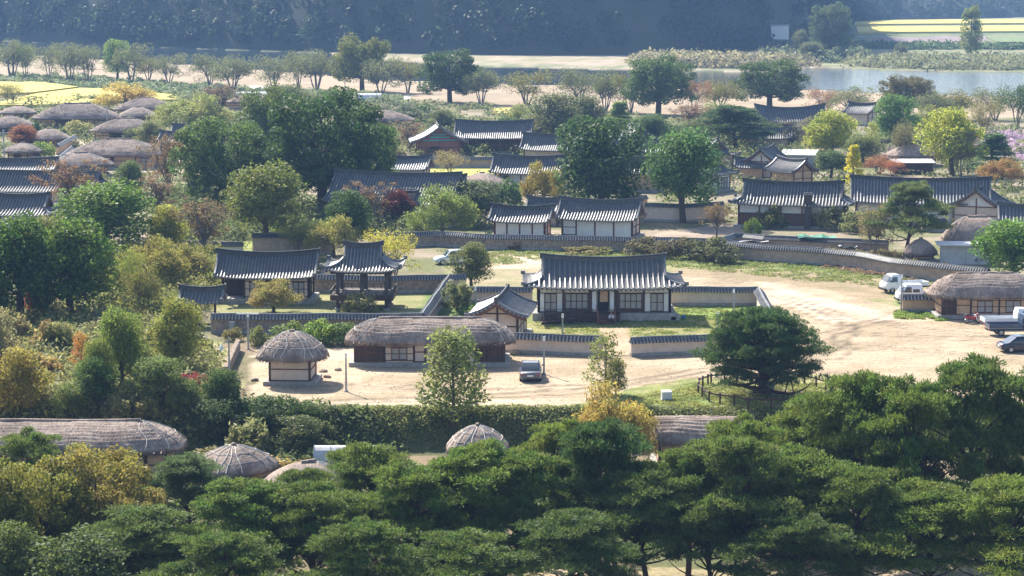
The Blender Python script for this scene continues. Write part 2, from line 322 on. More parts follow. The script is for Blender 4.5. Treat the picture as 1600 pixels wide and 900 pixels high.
def build_ground():
    ys = [60.0]
    while ys[-1] < 4200: ys.append(ys[-1] + max(.5, 2.0*ys[-1]**2/119000))
    ys = np.array(ys); ts = np.linspace(-.38, .38, 241)
    Y, T = np.meshgrid(ys, ts, indexing='ij'); X = T*Y
    Z = TZ(X, Y); u, v = flat_uv(X, Y)
    big = fbm(X*.05, Y*.05, 5); med = fbm(X*.4, Y*.4, 9, 3)
    k = np.clip((fbm(X/6, Y/6, 1)-.35)/.3, 0, 1)[..., None]
    low = np.array((.20,.155,.10)); sc = np.array((.11,.12,.055)); col = low*k + sc*(1-k)
    reg = np.zeros(X.shape, int); names = ['ground']
    ju = fbm(X*.22, Y*.22, 21)-.5; jv = fbm(X*.22, Y*.22, 33)-.5
    for name, poly, a, b, sz, jit in REG:
        jscale = np.clip((v+50)/600, .15, 1.3)
        m = inpoly(u+ju*jit*6, v+jv*jit*2.2, poly)
        nn = np.clip((fbm(X/sz, Y/sz, len(poly)+int(sz*7))-.36)/.28, 0, 1)[..., None]
        c = np.array(a)*(1-nn)+np.array(b)*nn
        col = np.where(m[..., None], c, col)
        if name: names.append(name); reg = np.where(m, len(names)-1, reg)
    # river bed
    m = inpoly(u, v, RIVER); names.append('river_bed'); reg = np.where(m, len(names)-1, reg); col = np.where(m[...,None], np.array((.12,.10,.07)), col)
    # bank below the yard: dark soil
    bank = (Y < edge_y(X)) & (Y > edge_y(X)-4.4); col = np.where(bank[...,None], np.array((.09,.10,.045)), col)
    col = col*(.88+.24*med[...,None])
    # tyre tracks in the yard
    for pts, wd in (([(1085,437),(1180,452),(1300,488),(1420,512),(1600,530)], .25), ([(1120,430),(1200,455),(1330,500),(1310,540),(1200,580),(1050,600)], .22), ([(430,632),(700,622),(900,612),(1080,582)], .25), ([(1600,560),(1400,545),(1330,540),(1300,560)], .2), ([(1090,440),(1230,472),(1340,520),(1500,530),(1640,528)], .2), ([(829,592),(860,606),(1000,600),(1090,580),(1240,560),(1330,520)], .2), ([(1430,478),(1380,500),(1300,520)], .2), ([(560,600),(760,612),(900,604)], .2)):
        P = [G(*p) for p in pts]
        d = np.full(X.shape, 1e9)
        for a, b in zip(P[:-1], P[1:]):
            ax, ay, bx, by = a.x, a.y, b.x, b.y; L2 = (bx-ax)**2+(by-ay)**2
            t = np.clip(((X-ax)*(bx-ax)+(Y-ay)*(by-ay))/L2, 0, 1); d = np.minimum(d, np.hypot(X-ax-t*(bx-ax), Y-ay-t*(by-ay)+.6*(med-.5)*2))
        tr = np.exp(-((d-.75)/wd)**2); col = col*(1-.42*tr[...,None]*(.2+1.2*big[...,None]))
    nr, nc = X.shape; idx = np.arange(nr*nc).reshape(nr, nc)
    F = np.stack([idx[:-1,:-1], idx[:-1,1:], idx[1:,1:], idx[1:,:-1]], -1).reshape(-1, 4)
    fr = reg[:-1,:-1].ravel(); V = np.stack([X, Y, Z], -1).reshape(-1, 3); CC = col.reshape(-1, 3)
    m, nt, b, L = newmat('ground_soil')
    at = node(nt, 'ShaderNodeVertexColor', layer_name='col'); n1 = noise(nt, L, 2.6, 8); n2 = noise(nt, L, .6, 6); n3 = noise(nt, L, .9, 5, stretch=(.35,1,1))
    mr = node(nt, 'ShaderNodeMapRange'); mr.inputs[1].default_value = .3; mr.inputs[2].default_value = .7; mr.inputs[3].default_value = .72; mr.inputs[4].default_value = 1.22; L(n1, mr.inputs[0])
    mr2 = node(nt, 'ShaderNodeMapRange'); mr2.inputs[1].default_value = .35; mr2.inputs[2].default_value = .65; mr2.inputs[3].default_value = .84; mr2.inputs[4].default_value = 1.1; L(n3, mr2.inputs[0])
    mu = node(nt, 'ShaderNodeMath', operation='MULTIPLY'); L(mr.outputs[0], mu.inputs[0]); L(mr2.outputs[0], mu.inputs[1])
    L(mixc(nt, L, 1.0, at.outputs[0], mu.outputs[0], 'MULTIPLY'), b.inputs['Base Color']); b.inputs['Roughness'].default_value = .97; b.inputs['Specular IOR Level'].default_value = .1
    bump(nt, L, b, n1, .10)
    for r, name in enumerate(names):
        f = F[fr == r]
        if len(f) == 0: continue
        used = np.unique(f); remap = np.zeros(nr*nc, int); remap[used] = np.arange(len(used))
        tag(link(name, npmesh(name, V[used], remap[f], True, CC[used]), m), kind='structure')
build_ground()
# water sheet
m, nt_, b, L = newmat('river_water')
b.inputs['Base Color'].default_value = (.035,.05,.055,1); b.inputs['Roughness'].default_value = .06; b.inputs['Specular IOR Level'].default_value = .6
n1 = noise(nt_, L, .8, 4, stretch=(.4,1,1)); bump(nt_, L, b, n1, .3, .6)
sx_ = node(nt_, 'ShaderNodeSeparateXYZ'); tc_ = node(nt_, 'ShaderNodeTexCoord'); L(tc_.outputs['Object'], sx_.inputs[0]); mr_ = node(nt_, 'ShaderNodeMapRange', clamp=True); mr_.inputs[1].default_value = 50; mr_.inputs[2].default_value = 120; mr_.inputs[3].default_value = .08; mr_.inputs[4].default_value = .9; L(sx_.outputs[0], mr_.inputs[0]); [L(mr_.outputs[0], q.inputs['Strength']) for q in nt_.nodes if q.type == 'BUMP']
P = [G(u, v) for u, v in RIVER]; cx = sum(p.x for p in P)/len(P); cy = sum(p.y for p in P)/len(P)
mb = MB(); 
uu = np.linspace(-420, 2120, 120); V = []; F = []
up = RIVER[:19]; lo = RIVER[18:][::-1]
def interp(pl, u): return float(np.interp(u, [p[0] for p in sorted(pl)], [p[1] for p in sorted(pl)]))
up = [p for p in RIVER[:18]]; lo = [p for p in RIVER[18:]]
for u_ in uu:
    a = G(u_, interp(up, u_)-3.0, -.3); c = G(u_, interp(lo, u_)+3.5, -.3)
    V += [a, c]
F = [(2*i, 2*i+1, 2*i+3, 2*i+2) for i in range(len(uu)-1)]
tag(mb.add([tuple(v) for v in V], F).build('river', MAT['river_water'], fix=True), kind='structure')
# hill beyond the river
hb = [G(u, v) for u, v in HILLBASE]
def hill_xy(t, s):   # t index along the base, s metres behind it
    i = min(int(t), len(hb)-2); f = t-i; p = hb[i].lerp(hb[i+1], f); d = Vector((p.x, p.y, 0)).normalized(); return p.x+d.x*s, p.y+d.y*s
TT = np.linspace(0, len(hb)-1.001, 220); SS = np.concatenate([np.linspace(-6, 60, 34), np.linspace(66, 190, 24)])
def hill_h(x, y, s):
    q = 1-.68*sstep((np.asarray(x)-95)/110)
    return np.where(s < 0, -1.5, hill_h0(x, y, s)*q)
def hill_h0(x, y, s):
    base = 92*(1-np.exp(-np.maximum(s, 0)/66))
    return np.where(s < 0, -1.5, base + (fbm(x*.018, y*.018, 40)-.5)*22*np.clip(s/30, 0, 1)*1.0)
V = []
for s in SS:
    for t in TT:
        x, y = hill_xy(t, s); V.append((x, y, float(hill_h(np.array(x), np.array(y), np.array(s)))))
n = len(TT); F = [(i*n+j, i*n+j+1, (i+1)*n+j+1, (i+1)*n+j) for i in range(len(SS)-1) for j in range(n-1)]
plain('hill_soil', (.035,.045,.02), (.05,.05,.028), .08, .95, .4)
tag(link('hill', npmesh('hill', V, F, True), MAT['hill_soil']), kind='structure')
# ------------------------------------------------------------------ foliage clouds as numpy
def leafquads(P, N, size, rs, jit=.9, asp=1.0):
    """one leaf (a bent kite of 4 vertices) at each P facing roughly N"""
    n = len(P); N = N + rs.normal(0, jit, (n, 3)); N /= np.linalg.norm(N, axis=1, keepdims=True)+1e-9
    A = rs.normal(0, 1, (n, 3)); T = np.cross(N, A); T /= np.linalg.norm(T, axis=1, keepdims=True)+1e-9; B = np.cross(N, T)
    s = (size*(.6+.8*rs.random(n)))[:, None]
    V = np.stack([P-T*s*asp, P-B*s*.62+N*s*.12, P+T*s*asp, P+B*s*.62+N*s*.12], 1).reshape(-1, 3)
    return V, np.arange(4*n).reshape(n, 4)
def rsphere(n, rs):
    v = rs.normal(0, 1, (n, 3)); return v/np.linalg.norm(v, axis=1, keepdims=True)
# forest on the hill
def forest():
    rs = np.random.default_rng(3); Vs = []; Fs = []; off = 0
    for k in range(3000):
        t = rs.random()*(len(hb)-1.01); 
        s = rs.random()**1.7*150 + 1
        x, y = hill_xy(t, s); u, v = flat_uv(np.array(x), np.array(y))
        if u < -250 or u > 1900: 
            if rs.random() < .75: continue
        z = float(hill_h(np.array(x), np.array(y), np.array(s)))
        r = 2.6+3.2*rs.random()**2; hgt = r*(1.0+.5*rs.random())
        if 972 < u < 1036 and s < 14: continue
        if 1196 < u < 1238 and s < 16: continue
        nq = int(66 if s < 60 else 24)
        D = rsphere(nq, rs); D[:,2] = np.abs(D[:,2])*1.1-.25
        lump = 1+.35*np.sin(D[:,0]*5+k)*np.cos(D[:,1]*4+k*2)
        Pn = np.array((x, y, z+hgt*.5)) + D*np.array((r, r, hgt))*lump[:,None]
        v_, f_ = leafquads(Pn, D, np.full(nq, .85), rs, .6)
        Vs.append(v_); Fs.append(f_+off); off += len(v_)
    o = link('forest', npmesh('forest', np.concatenate(Vs), np.concatenate(Fs)), MAT['leaves'], kind='stuff'); o.color = (.028,.045,.018,.85)
    tag(o, 'dark hazy woods covering the slope across the river', 'forest')
forest()
# ================================================================== TREES
def limb(mb, a, b, r0, r1, rs, bend=.15, seg=4, n=5):
    a = Vector(a); b = Vector(b); L_ = (b-a).length; P = []; rad = []
    off = Vector(rs.normal(0, bend*L_*.5, 3))
    for i in range(seg+1):
        t = i/seg; P.append(a.lerp(b, t)+off*math.sin(math.pi*t)); rad.append(r0+(r1-r0)*t)
    mb.tube(P, rad, n, cap=False); return P
def make_proto(kind, seed):
    """meshes (trunk, crown) of one tree kind at its real size; returns them with height H and radius Rr"""
    rs = np.random.default_rng(seed); tr = MB(); Vs = []; Fs = []; off = 0
    def leaves(c, rad, n, size, up=.25, jit=.9, asp=1.0, shell=.75):
        nonlocal off
        D = rsphere(n, rs); D[:,2] += up*rs.random(n); rr = shell+(1-shell)*rs.random(n)
        rr = np.where(rs.random(n) < .2, rs.random(n), rr)
        P = np.array(c)+D*np.array(rad)*rr[:,None]
        v, f = leafquads(P, D, np.full(n, size), rs, jit, asp); Vs.append(v); Fs.append(f+off); off += len(v)
    NV, NF = [], []; noff = [0]
    def needles(c, rad, n, ln, wd, per=6):
        """tufts: a fan of narrow blades that share their foot"""
        D = rsphere(n, rs); D[:,2] = np.abs(D[:,2])*.95-.22; rr = .5+.5*rs.random(n); rr = np.where(rs.random(n) < .22, rr*1.35, rr)
        P = np.array(c)+D*np.array(rad)*rr[:,None]
        A = rs.normal(0, 1, (n, per, 3))*.8+D[:,None,:]*np.array((.8,.8,.5))+np.array((0,0,.55)); A /= np.linalg.norm(A, axis=2, keepdims=True)
        B = np.cross(A, rs.normal(0, 1, (n, per, 3))); B /= np.linalg.norm(B, axis=2, keepdims=True)
        l = ln*(.6+.7*rs.random((n, per, 1))); T1 = P[:,None]+A*l+B*wd*.5; T2 = P[:,None]+A*l-B*wd*.5
        V = np.concatenate([P[:,None], np.stack([T1, T2], 2).reshape(n, per*2, 3)], 1); m = 1+2*per
        b0 = noff[0]+np.arange(n)*m; F = np.stack([np.repeat(b0, per), (b0[:,None]+1+2*np.arange(per)).ravel(), (b0[:,None]+2+2*np.arange(per)).ravel()], 1)
        NV.append(V.reshape(-1, 3)); NF.append(F); noff[0] += n*m
    if kind in ('round', 'dense'):
        H, Rr = 10.0, 4.6; th = .5 if kind == 'round' else .5
        limb(tr, (0,0,-.3), (rs.normal(0,.3), rs.normal(0,.3), H*.62), .38, .16, rs, .06, 5, 8)
        nc = 74 if kind == 'round' else 84
        for k in range(nc):
            d = rsphere(1, rs)[0]; rr = (.45+.45*rs.random()) if k > 10 else .3*rs.random()
            cz = (H+th)/2; hz = (H-th)/2
            taper = 1-.28*max(0, d[2]) if kind == 'round' else 1.0
            c = np.array((d[0]*Rr*rr*taper, d[1]*Rr*rr*taper, cz+d[2]*hz*rr*.95))
            r = (.85+.95*rs.random())
            leaves(c, (r, r, r*.72), int(95*r+30), .16, jit=.75)
            if k % 4 == 0: limb(tr, (0,0,H*(.2+.35*rs.random())), c, .13, .04, rs)
    elif kind == 'big':      # broad old tree with lobes
        H, Rr = 12.0, 7.0
        limb(tr, (0,0,-.3), (0,0,H*.4), .6, .45, rs, .04, 4, 9)
        for k in range(27):
            a = k*2.4; d_ = rsphere(1, rs)[0]; lz = H*(.24+.62*(k+.5)/27); q = math.sqrt(max(.05, 1-((lz/H-.48)/.52)**2))*(.5+.32*rs.random())
            L0 = np.array((math.cos(a)*Rr*q, math.sin(a)*Rr*q, lz)); limb(tr, (0,0,H*.22+.1*k), L0, .26, .08, rs)
            for j in range(7):
                dd = rsphere(1, rs)[0]; c = L0+dd*np.array((1.7,1.7,1.1)); c[2] = min(c[2], H-.5); r = .8+.7*rs.random()
                leaves(c, (r, r, r*.65), int(80*r+25), .17, jit=.75)
    elif kind == 'open':     # riverside cherry: several stems, airy crown
        H, Rr = 9.0, 5.0; ns = 3+int(rs.random()*3)
        for s_ in range(ns):
            a = s_*6.28/ns+rs.random(); top = np.array((math.cos(a)*Rr*.33, math.sin(a)*Rr*.33, H*.45)); base = (math.cos(a)*.3, math.sin(a)*.3, -.2)
            limb(tr, base, top, .2, .1, rs, .12, 5)
            for j in range(8):
                c = top+rs.normal(0, 1, 3)*np.array((1.7,1.7,1.3))+np.array((0,0,1.3)); c[:2] = c[:2]*1.15; limb(tr, top*(.6+.4*rs.random()), c, .08, .02, rs, .2, 3, 4)
                r = 1.0+.8*rs.random(); leaves(c, (r*1.35, r*1.35, r*.85), 135, .15, jit=1)
    elif kind == 'bare':     # autumn tree losing its leaves
        H, Rr = 9.0, 4.5
        limb(tr, (0,0,-.2), (rs.normal(0,.4),rs.normal(0,.4),H*.4), .26, .18, rs, .1, 4, 7)
        for j in range(16):
            a = j*2.4; q = .3+.7*rs.random(); c = np.array((math.cos(a)*Rr*q*.7, math.sin(a)*Rr*q*.7, H*(.98-.3*q*rs.random()-.15*rs.random())))
            P = limb(tr, (0,0,H*(.22+.2*rs.random())), c, .11, .025, rs, .25, 5, 5)
            for k in range(5):
                e = np.array(P[2+k % 4])+rs.normal(0, 1, 3)*np.array((1.1,1.1,.8)); limb(tr, P[1+k % 4], e, .035, .012, rs, .3, 3, 3); leaves(e, (.8,.8,.6), 45, .12, jit=1.2, shell=.2)
    elif kind == 'sapling':
        H, Rr = 7.0, 2.3; ns_ = 22 if seed < 110 else 46
        limb(tr, (0,0,-.2), (.1,0,H*.93), .13, .03, rs, .03, 6, 6)
        for j in range(ns_):
            z = H*(.10+.84*j/ns_); a = j*2.4; q = Rr*(1.05-.85*abs((j/ns_)-.28))*(.5+.5*rs.random()); c = np.array((math.cos(a)*q*.8, math.sin(a)*q*.8, z+.5))
            limb(tr, (0,0,z-.4), c, .04, .012, rs, .15, 3, 4); leaves(c, (.8,.8,.65), 75, .13, jit=1.1, shell=.4)
    elif kind == 'cone':
        H, Rr = 8.0, 1.9
        limb(tr, (0,0,-.2), (0,0,H*.95), .16, .03, rs, .02, 5, 6)
        for j in range(70):
            q = rs.random()**.8; z = .6+q*(H-.9); a = rs.random()*6.28; r = Rr*(1-q)*.85+.15; c = (math.cos(a)*r*.75, math.sin(a)*r*.75, z)
            leaves(c, (.6,.6,.35), 75, .13, up=.2, jit=.8)
    elif kind == 'poplar':
        H, Rr = 14.0, 3.0
        limb(tr, (0,0,-.2), (0,0,H*.9), .22, .05, rs, .02, 5, 6)
        for j in range(60):
            q = rs.random(); z = 1.2+q*(H-2); a = rs.random()*6.28; r = Rr*math.sin(math.pi*min(.95, .15+q*.8))**.6; c = (math.cos(a)*r*.6, math.sin(a)*r*.6, z)
            leaves(c, (.95,.95,1.1), 80, .2, jit=.9)
    elif kind == 'soft':     # fine-leaved willow-like dome
        H, Rr = 8.0, 5.0
        limb(tr, (0,0,-.2), (0,0,H*.5), .3, .18, rs, .06, 4, 7)
        for k in range(55):
            d = rsphere(1, rs)[0]; d[2] = abs(d[2]); q = .5+.4*rs.random(); c = np.array((d[0]*Rr*q, d[1]*Rr*q, 2.2+d[2]*(H-3.2)*q*1.1))
            leaves(c, (1.2,1.2,.95), 190, .1, up=.1, jit=1.3, asp=1.7, shell=.3)
            if k % 4 == 0: limb(tr, (0,0,H*.3), c, .1, .03, rs)
    elif kind == 'bush':
        H, Rr = 2.6, 2.0
        for j in range(5): limb(tr, (rs.normal(0,.15), rs.normal(0,.15), -.1), (rs.normal(0,.7), rs.normal(0,.7), 1.4), .05, .02, rs, .1, 3, 4)
        for k in range(26):
            d = rsphere(1, rs)[0]; d[2] = abs(d[2]); q = .45+.4*rs.random(); c = np.array((d[0]*Rr*q, d[1]*Rr*q, .35+d[2]*(H-.9)*q*1.15)); leaves(c, (.55,.55,.45), 85, .11, jit=.9)
    elif kind == 'tuftbush':  # upright feathery shrub
        H, Rr = 2.8, 1.6
        for j in range(8): limb(tr, (rs.normal(0,.15), rs.normal(0,.15), -.1), (rs.normal(0,.6), rs.normal(0,.6), 1.8), .03, .012, rs, .1, 3, 4)
        for k in range(34):
            a = rs.random()*6.28; q = rs.random()**.5*Rr*.8; z = .4+(H-.9)*(1-(q/Rr)**2*.5)*rs.random(); leaves((math.cos(a)*q, math.sin(a)*q, z), (.35,.35,.5), 70, .09, up=.8, jit=1.2, asp=1.9, shell=.3)
    elif kind in ('pine', 'oldpine'):
        H, Rr = (10.0, 4.3) if kind == 'pine' else (7.0, 5.1)
        lean = rs.normal(0, .9, 2) if kind == 'pine' else np.array((.5, 0))
        tt = limb(tr, (0,0,-.3), (lean[0], lean[1], H*.72), .27 if kind == 'pine' else .5, .12, rs, .12, 7, 8)
        npad = 36 if kind == 'pine' else 100
        for k in range(npad):
            q = k/npad
            if kind == 'pine':
                z = H*(.34+.63*q**.85); r = Rr*(1.08-.78*max(0, q-.3)/.7)*(.22+.78*rs.random()**.5)
            else:
                z = H*(.20+.74*q**.9); r = Rr*math.sqrt(max(.02, 1-(max(0,q-.12)/.9)**1.8))*(.35+.62*rs.random()**.4)
            a = k*2.39996+rs.random()*.5; ti = min(len(tt)-1, max(1, int(len(tt)*(z/H)*.9))); bp = Vector(tt[ti])
            c = np.array((bp.x+math.cos(a)*r, bp.y+math.sin(a)*r, z+.1*rs.normal()))
            b0 = Vector(tt[ti]); limb(tr, b0, (c[0], c[1], c[2]-.12), .10 if kind == 'pine' else .16, .025, rs, .22, 5, 5)
            pr = (.55+1.15*rs.random()**1.3)*(1.0 if kind == 'pine' else .95)
            for j in range(4):
                f_ = pr*(.55+.5*rs.random()); cc = c+np.array((rs.normal(0,.55*pr), rs.normal(0,.55*pr), rs.normal(0,.16)+.1)); needles(cc, (f_, f_, .20+.13*f_), int(50*f_+10), (.34 if kind == 'pine' else .20), .075 if kind == 'pine' else .06)
    if NV: Vs, Fs = NV, NF
    V = np.concatenate(Vs); F = np.concatenate(Fs)
    # normalise the proportions: crown radius and height as stated
    crown = npmesh('crown', V, F)
    tm = bpy.data.meshes.new('trunk'); tm.from_pydata(tr.V, [], tr.F); tm.polygons.foreach_set('use_smooth', np.ones(len(tm.polygons), bool))
    rr = np.percentile(np.hypot(V[:,0], V[:,1]), 93 if kind != 'pine' else 88); hh = np.percentile(V[:,2], 99.7)
    return tm, crown, hh, rr
PROTO = {}
for kind, n in (('round',3),('dense',1),('big',2),('open',3),('bare',2),('sapling',2),('cone',1),('poplar',1),('soft',2),('bush',3),('tuftbush',2),('pine',5),('oldpine',1)):
    PROTO[kind] = [make_proto(kind, 100+17*i+len(kind)) for i in range(n)]
    for tm, cm, _, _ in PROTO[kind]:
        tm.materials.append(MAT['bark_pine' if 'pine' in kind else 'bark_grey' if kind in ('open','bare') else 'bark']); cm.materials.append(MAT['needles' if 'pine' in kind else 'leaves'])
NAMES = {'round':('broadleaf_tree','tree'),'dense':('evergreen_tree','tree'),'big':('zelkova_tree','tree'),'open':('cherry_tree','tree'),'bare':('autumn_tree','tree'),'sapling':('young_tree','tree'),'cone':('cone_shaped_tree','tree'),
         'poplar':('poplar_tree','tree'),'soft':('willow_tree','tree'),'bush':('shrub','shrub'),'tuftbush':('shrub','shrub'),'pine':('pine_tree','pine tree'),'oldpine':('old_pine_tree','pine tree')}
_cnt = {}
def tree(kind, u, vb, wpx, vt, col, label, group=None, turned=1.0, z=None, name=None, var=None):
    """tree whose foot the photograph shows at (u, vb), wpx pixels wide, its top at vt"""
    p = GT(u, vb) if z is None else G(u, vb, z)
    if z is None: p.z = float(TZ(p.x, p.y))
    s = SC(vb, p.z); H = (vb-vt)/s*1.02; Wd = wpx/s
    i = _cnt.get(kind, 0); _cnt[kind] = i+1
    tm, cm, hh, rr = PROTO[kind][(i if var is None else var) % len(PROTO[kind])]
    nm, cat = NAMES[kind]
    if name: nm = name
    e = empty(nm, p, random.uniform(0, 6.28), label, cat, group)
    sx = Wd/2/rr; sz = H/hh; e.scale = (sx, sx, sz)
    t = link('trunk', tm, None, e); c = link('crown', cm, None, e); m_ = {'pine':(1.55,1.28,.9),'oldpine':(1.3,1.2,.95),'bare':(1.05,1.1,1.1)}.get(kind, (1.6,1.36,1.0)); c.color = (col[0]*m_[0], col[1]*m_[1], col[2]*m_[2], turned)
    return e
# ================================================================== BUILDINGS
def half_tube(V, F, path, side, r, n=4):
    """half-round tile row along a path (k,3) with constant side vector"""
    b = len(V); k = len(path); ang = np.linspace(0, math.pi, n+1)
    for p in path:
        for a in ang: V.append((p[0]+side[0]*math.cos(a)*r, p[1]+side[1]*math.cos(a)*r, p[2]+math.sin(a)*r))
    m = n+1
    for i in range(k-1):
        for j in range(n): F.append((b+i*m+j, b+i*m+j+1, b+(i+1)*m+j+1, b+(i+1)*m+j))
def tiled_roof(par, A, B, Rg, ez, rise, gable=True, pitch=.42, z_up=.35, ridge_up=.35, detail=2, under='wood_red', k=.85):
    """A, B half lengths of the eaves, Rg half length of the ridge (Rg == A: plain gable roof)."""
    hip = A-Rg > .3; g = max(0.0, B-(A-Rg)) if hip else 0
    def prof(q): return rise*((1-k*.56)*q+k*.56*q*q)
    def Z(x, y, side=None):
        ax, ay = abs(x), abs(y); qy = 1-ay/B; q = qy
        if hip and (side or ax > Rg+.28): q = min(qy, (A-ax)/B) if not side else (A-ax)/B
        q = max(q, 0)
        return ez+prof(q)+z_up*(ax/A)**4*(1-q)**1.5+ridge_up*(ax/max(Rg,.1))**2*q*(1 if ax <= Rg+.3 else 0)+(z_up*.5*(ay/B)**4*(1-q) if hip else 0)
    # sheet
    mb = MB(); th = .13; ny = 10
    def sheet(pts_fn, nu, nv):
        V = []; 
        for i in range(nu+1):
            for j in range(nv+1): V.append(pts_fn(i/nu, j/nv))
        n0 = len(V); V += [(x, y, z-th) for x, y, z in V]; m = nv+1; F = []
        for i in range(nu):
            for j in range(nv): a = i*m+j; F.append((a, a+m, a+m+1, a+1)); F.append((n0+a+1, n0+a+m+1, n0+a+m, n0+a))
        for i in range(nu):
            for j in (0, nv): a = i*m+j; F.append((a, a+m, n0+a+m, n0+a))
        for j in range(nv):
            for i in (0, nu): a = i*m+j; F.append((a, a+1, n0+a+1, n0+a))
        mb.add(V, F)
    xo = Rg if hip else A
    for sy in (-1, 1):
        if hip:
            e1 = Rg
            sheet(lambda s, t: ((2*s-1)*e1, sy*B*t, Z((2*s-1)*e1, sy*B*t)), 14, ny)
            for sx in (-1, 1):
                # triangle between the ridge end and the hip: rows from hip line to eave
                def fn(s, t, sx=sx):
                    x = Rg+(A-Rg)*s; y0 = B-(A-x) if x > Rg else g; y0 = max(y0, 0); y = y0+(B-y0)*t
                    return (sx*x, sy*y, Z(x, y, None) if x > Rg+.29 else ez+prof(max(0,1-y/B))+z_up*(x/A)**4*(y/B)**1.5+(z_up*.5*(y/B)**4*(y/B)))
                sheet(fn, 6, 4)
                def fs(s, t, sx=sx):
                    x = Rg-.02+(A-Rg+.02)*t; y = s*max(0, (B-(A-x))); return (sx*x, sy*y, Z(x, y, True))
                sheet(fs, 5, 6)
        else:
            sheet(lambda s, t: ((2*s-1)*A, sy*B*t, Z((2*s-1)*A, sy*B*t)), 14, ny)
    roof = mb.build('roof', MAT['tile'], par)
    # rows of round tiles
    V = []; F = []; E = MB(); r = pitch*.24; ns = 7 if detail > 1 else 5
    nx = int(2*A/pitch)
    for i in range(nx+1):
        x = -A+.06+(2*A-.12)*i/nx
        y0 = 0.12 if abs(x) <= xo else max(g, B-(A-abs(x)))
        if B-y0 < .25: continue
        for sy in (-1, 1):
            if sy > 0 and detail < 1: continue
            path = [(x, sy*(y0+(B-y0)*t), Z(x, y0+(B-y0)*t)+.01) for t in np.linspace(0, 1.015, ns)]
            half_tube(V, F, path, (1,0), r)
            e = path[-1]; 
            if detail > 0: E.box((e[0], e[1]+sy*.012, e[2]-.015), (r*1.9, .03, r*1.9))
    if hip:
        nyy = int(2*B/pitch)
        for i in range(nyy+1):
            y = -B+.06+(2*B-.12)*i/nyy; x0 = max(Rg+.05, A-(B-abs(y)))
            if A-x0 < .25: continue
            for sx in (-1, 1):
                path = [(sx*(x0+(A-x0)*t), y, Z(x0+(A-x0)*t, y, True)+.01) for t in np.linspace(0, 1.015, 5)]
                half_tube(V, F, path, (0,1), r)
                e = path[-1]
                if detail > 0: E.box((e[0]+sx*.012, e[1], e[2]-.015), (.03, r*1.9, r*1.9))
    me = bpy.data.meshes.new('tile_row'); me.from_pydata(V, [], F)
    link('tile_row', me, MAT['tile_round'], roof, kind='stuff')
    if detail > 0 and E.V: E.build('eave_tile', MAT['tile_end'], roof, kind='stuff', fix=False)
    # ridge
    P = [(x, 0, Z(x, 0)+.12) for x in np.linspace(-xo-.12, xo+.12, 13)]
    mb = MB()
    for a, b_ in zip(P[:-1], P[1:]): mb.bar(a, b_, .24, .36)
    mb.tube([(p[0], p[1], p[2]+.26) for p in P], .1, 6)
    for sx in (-1, 1): e = P[0 if sx < 0 else -1]; mb.box((e[0]+sx*.03, 0, e[2]+.12), (.12, .34, .5))
    mb.build('ridge', MAT['tile'], roof)
    # descending ridges and hips
    for sx in (-1, 1):
        for sy in (-1, 1):
            ye = g if hip else B
            P = [(sx*(xo-.08), sy*(.1+(ye-.1)*t), Z(xo-.08, .1+(ye-.1)*t)+.1) for t in np.linspace(0, 1, 6)]
            mb = MB(); mb.tube(P, .14, 6); e = P[-1]; mb.box((e[0], e[1]+sy*.05, e[2]+.02), (.32, .12, .34)); mb.build('gable_ridge', MAT['tile_round'], roof)
            if hip:
                P = [(sx*(Rg+(A-Rg)*t), sy*(g+(B-g)*t), Z(Rg+(A-Rg)*t, g+(B-g)*t, True)+.1) for t in np.linspace(0, 1, 6)]
                mb = MB(); mb.tube(P, .13, 6); e = P[-1]; mb.box((e[0], e[1], e[2]+.06), (.3, .3, .34), rz=R(45)); mb.build('hip_ridge', MAT['tile_round'], roof)
            # barge board
        if not hip or g > .4:
            ye = (g if hip else B)
            V = []; n = 7
            xx = xo-.12 if not hip else Rg-.04
            for t in np.linspace(-1, 1, 2*n-1): V.append((t*ye, Z(min(xx, xo), abs(t)*ye)-th-.01))
            pts = V+[(p[0], p[1]-.26) for p in reversed(V)]
            mb = MB(); mb.add([(sx*(xx+o), p[0], p[1]) for o in (0, .05) for p in pts], [tuple(range(len(pts))), tuple(range(2*len(pts)-1, len(pts)-1, -1))]+[(i, (i+1) % len(pts), (i+1) % len(pts)+len(pts), i+len(pts)) for i in range(len(pts))])
            mb.build('barge_board', MAT[under], roof)
            if detail > 0:
                E = MB()
                for t in np.linspace(-1, 1, int(2*ye/.36)+1): E.box((sx*(xo+.0+(.02 if not hip else .3*0)), t*ye, Z(min(xo, A), abs(t)*ye)-.02), (.09, .16, .14))
                E.build('eave_tile', MAT['tile_end'], roof, kind='stuff', fix=False)
    if detail > 1:
        E = MB()
        for i in range(int(2*(A-.5)/.45)+1):
            x = -A+.5+i*.45
            for sy in (-1, 1): E.bar((x, sy*(B-1.1), Z(x, B-1.1)-.28 if abs(x) < xo else ez+.15), (x, sy*(B-.12), Z(x, B-.12)-.24), .12)
        E.build('rafter', MAT[under], roof, kind='stuff', fix=False)
    return roof, Z, g
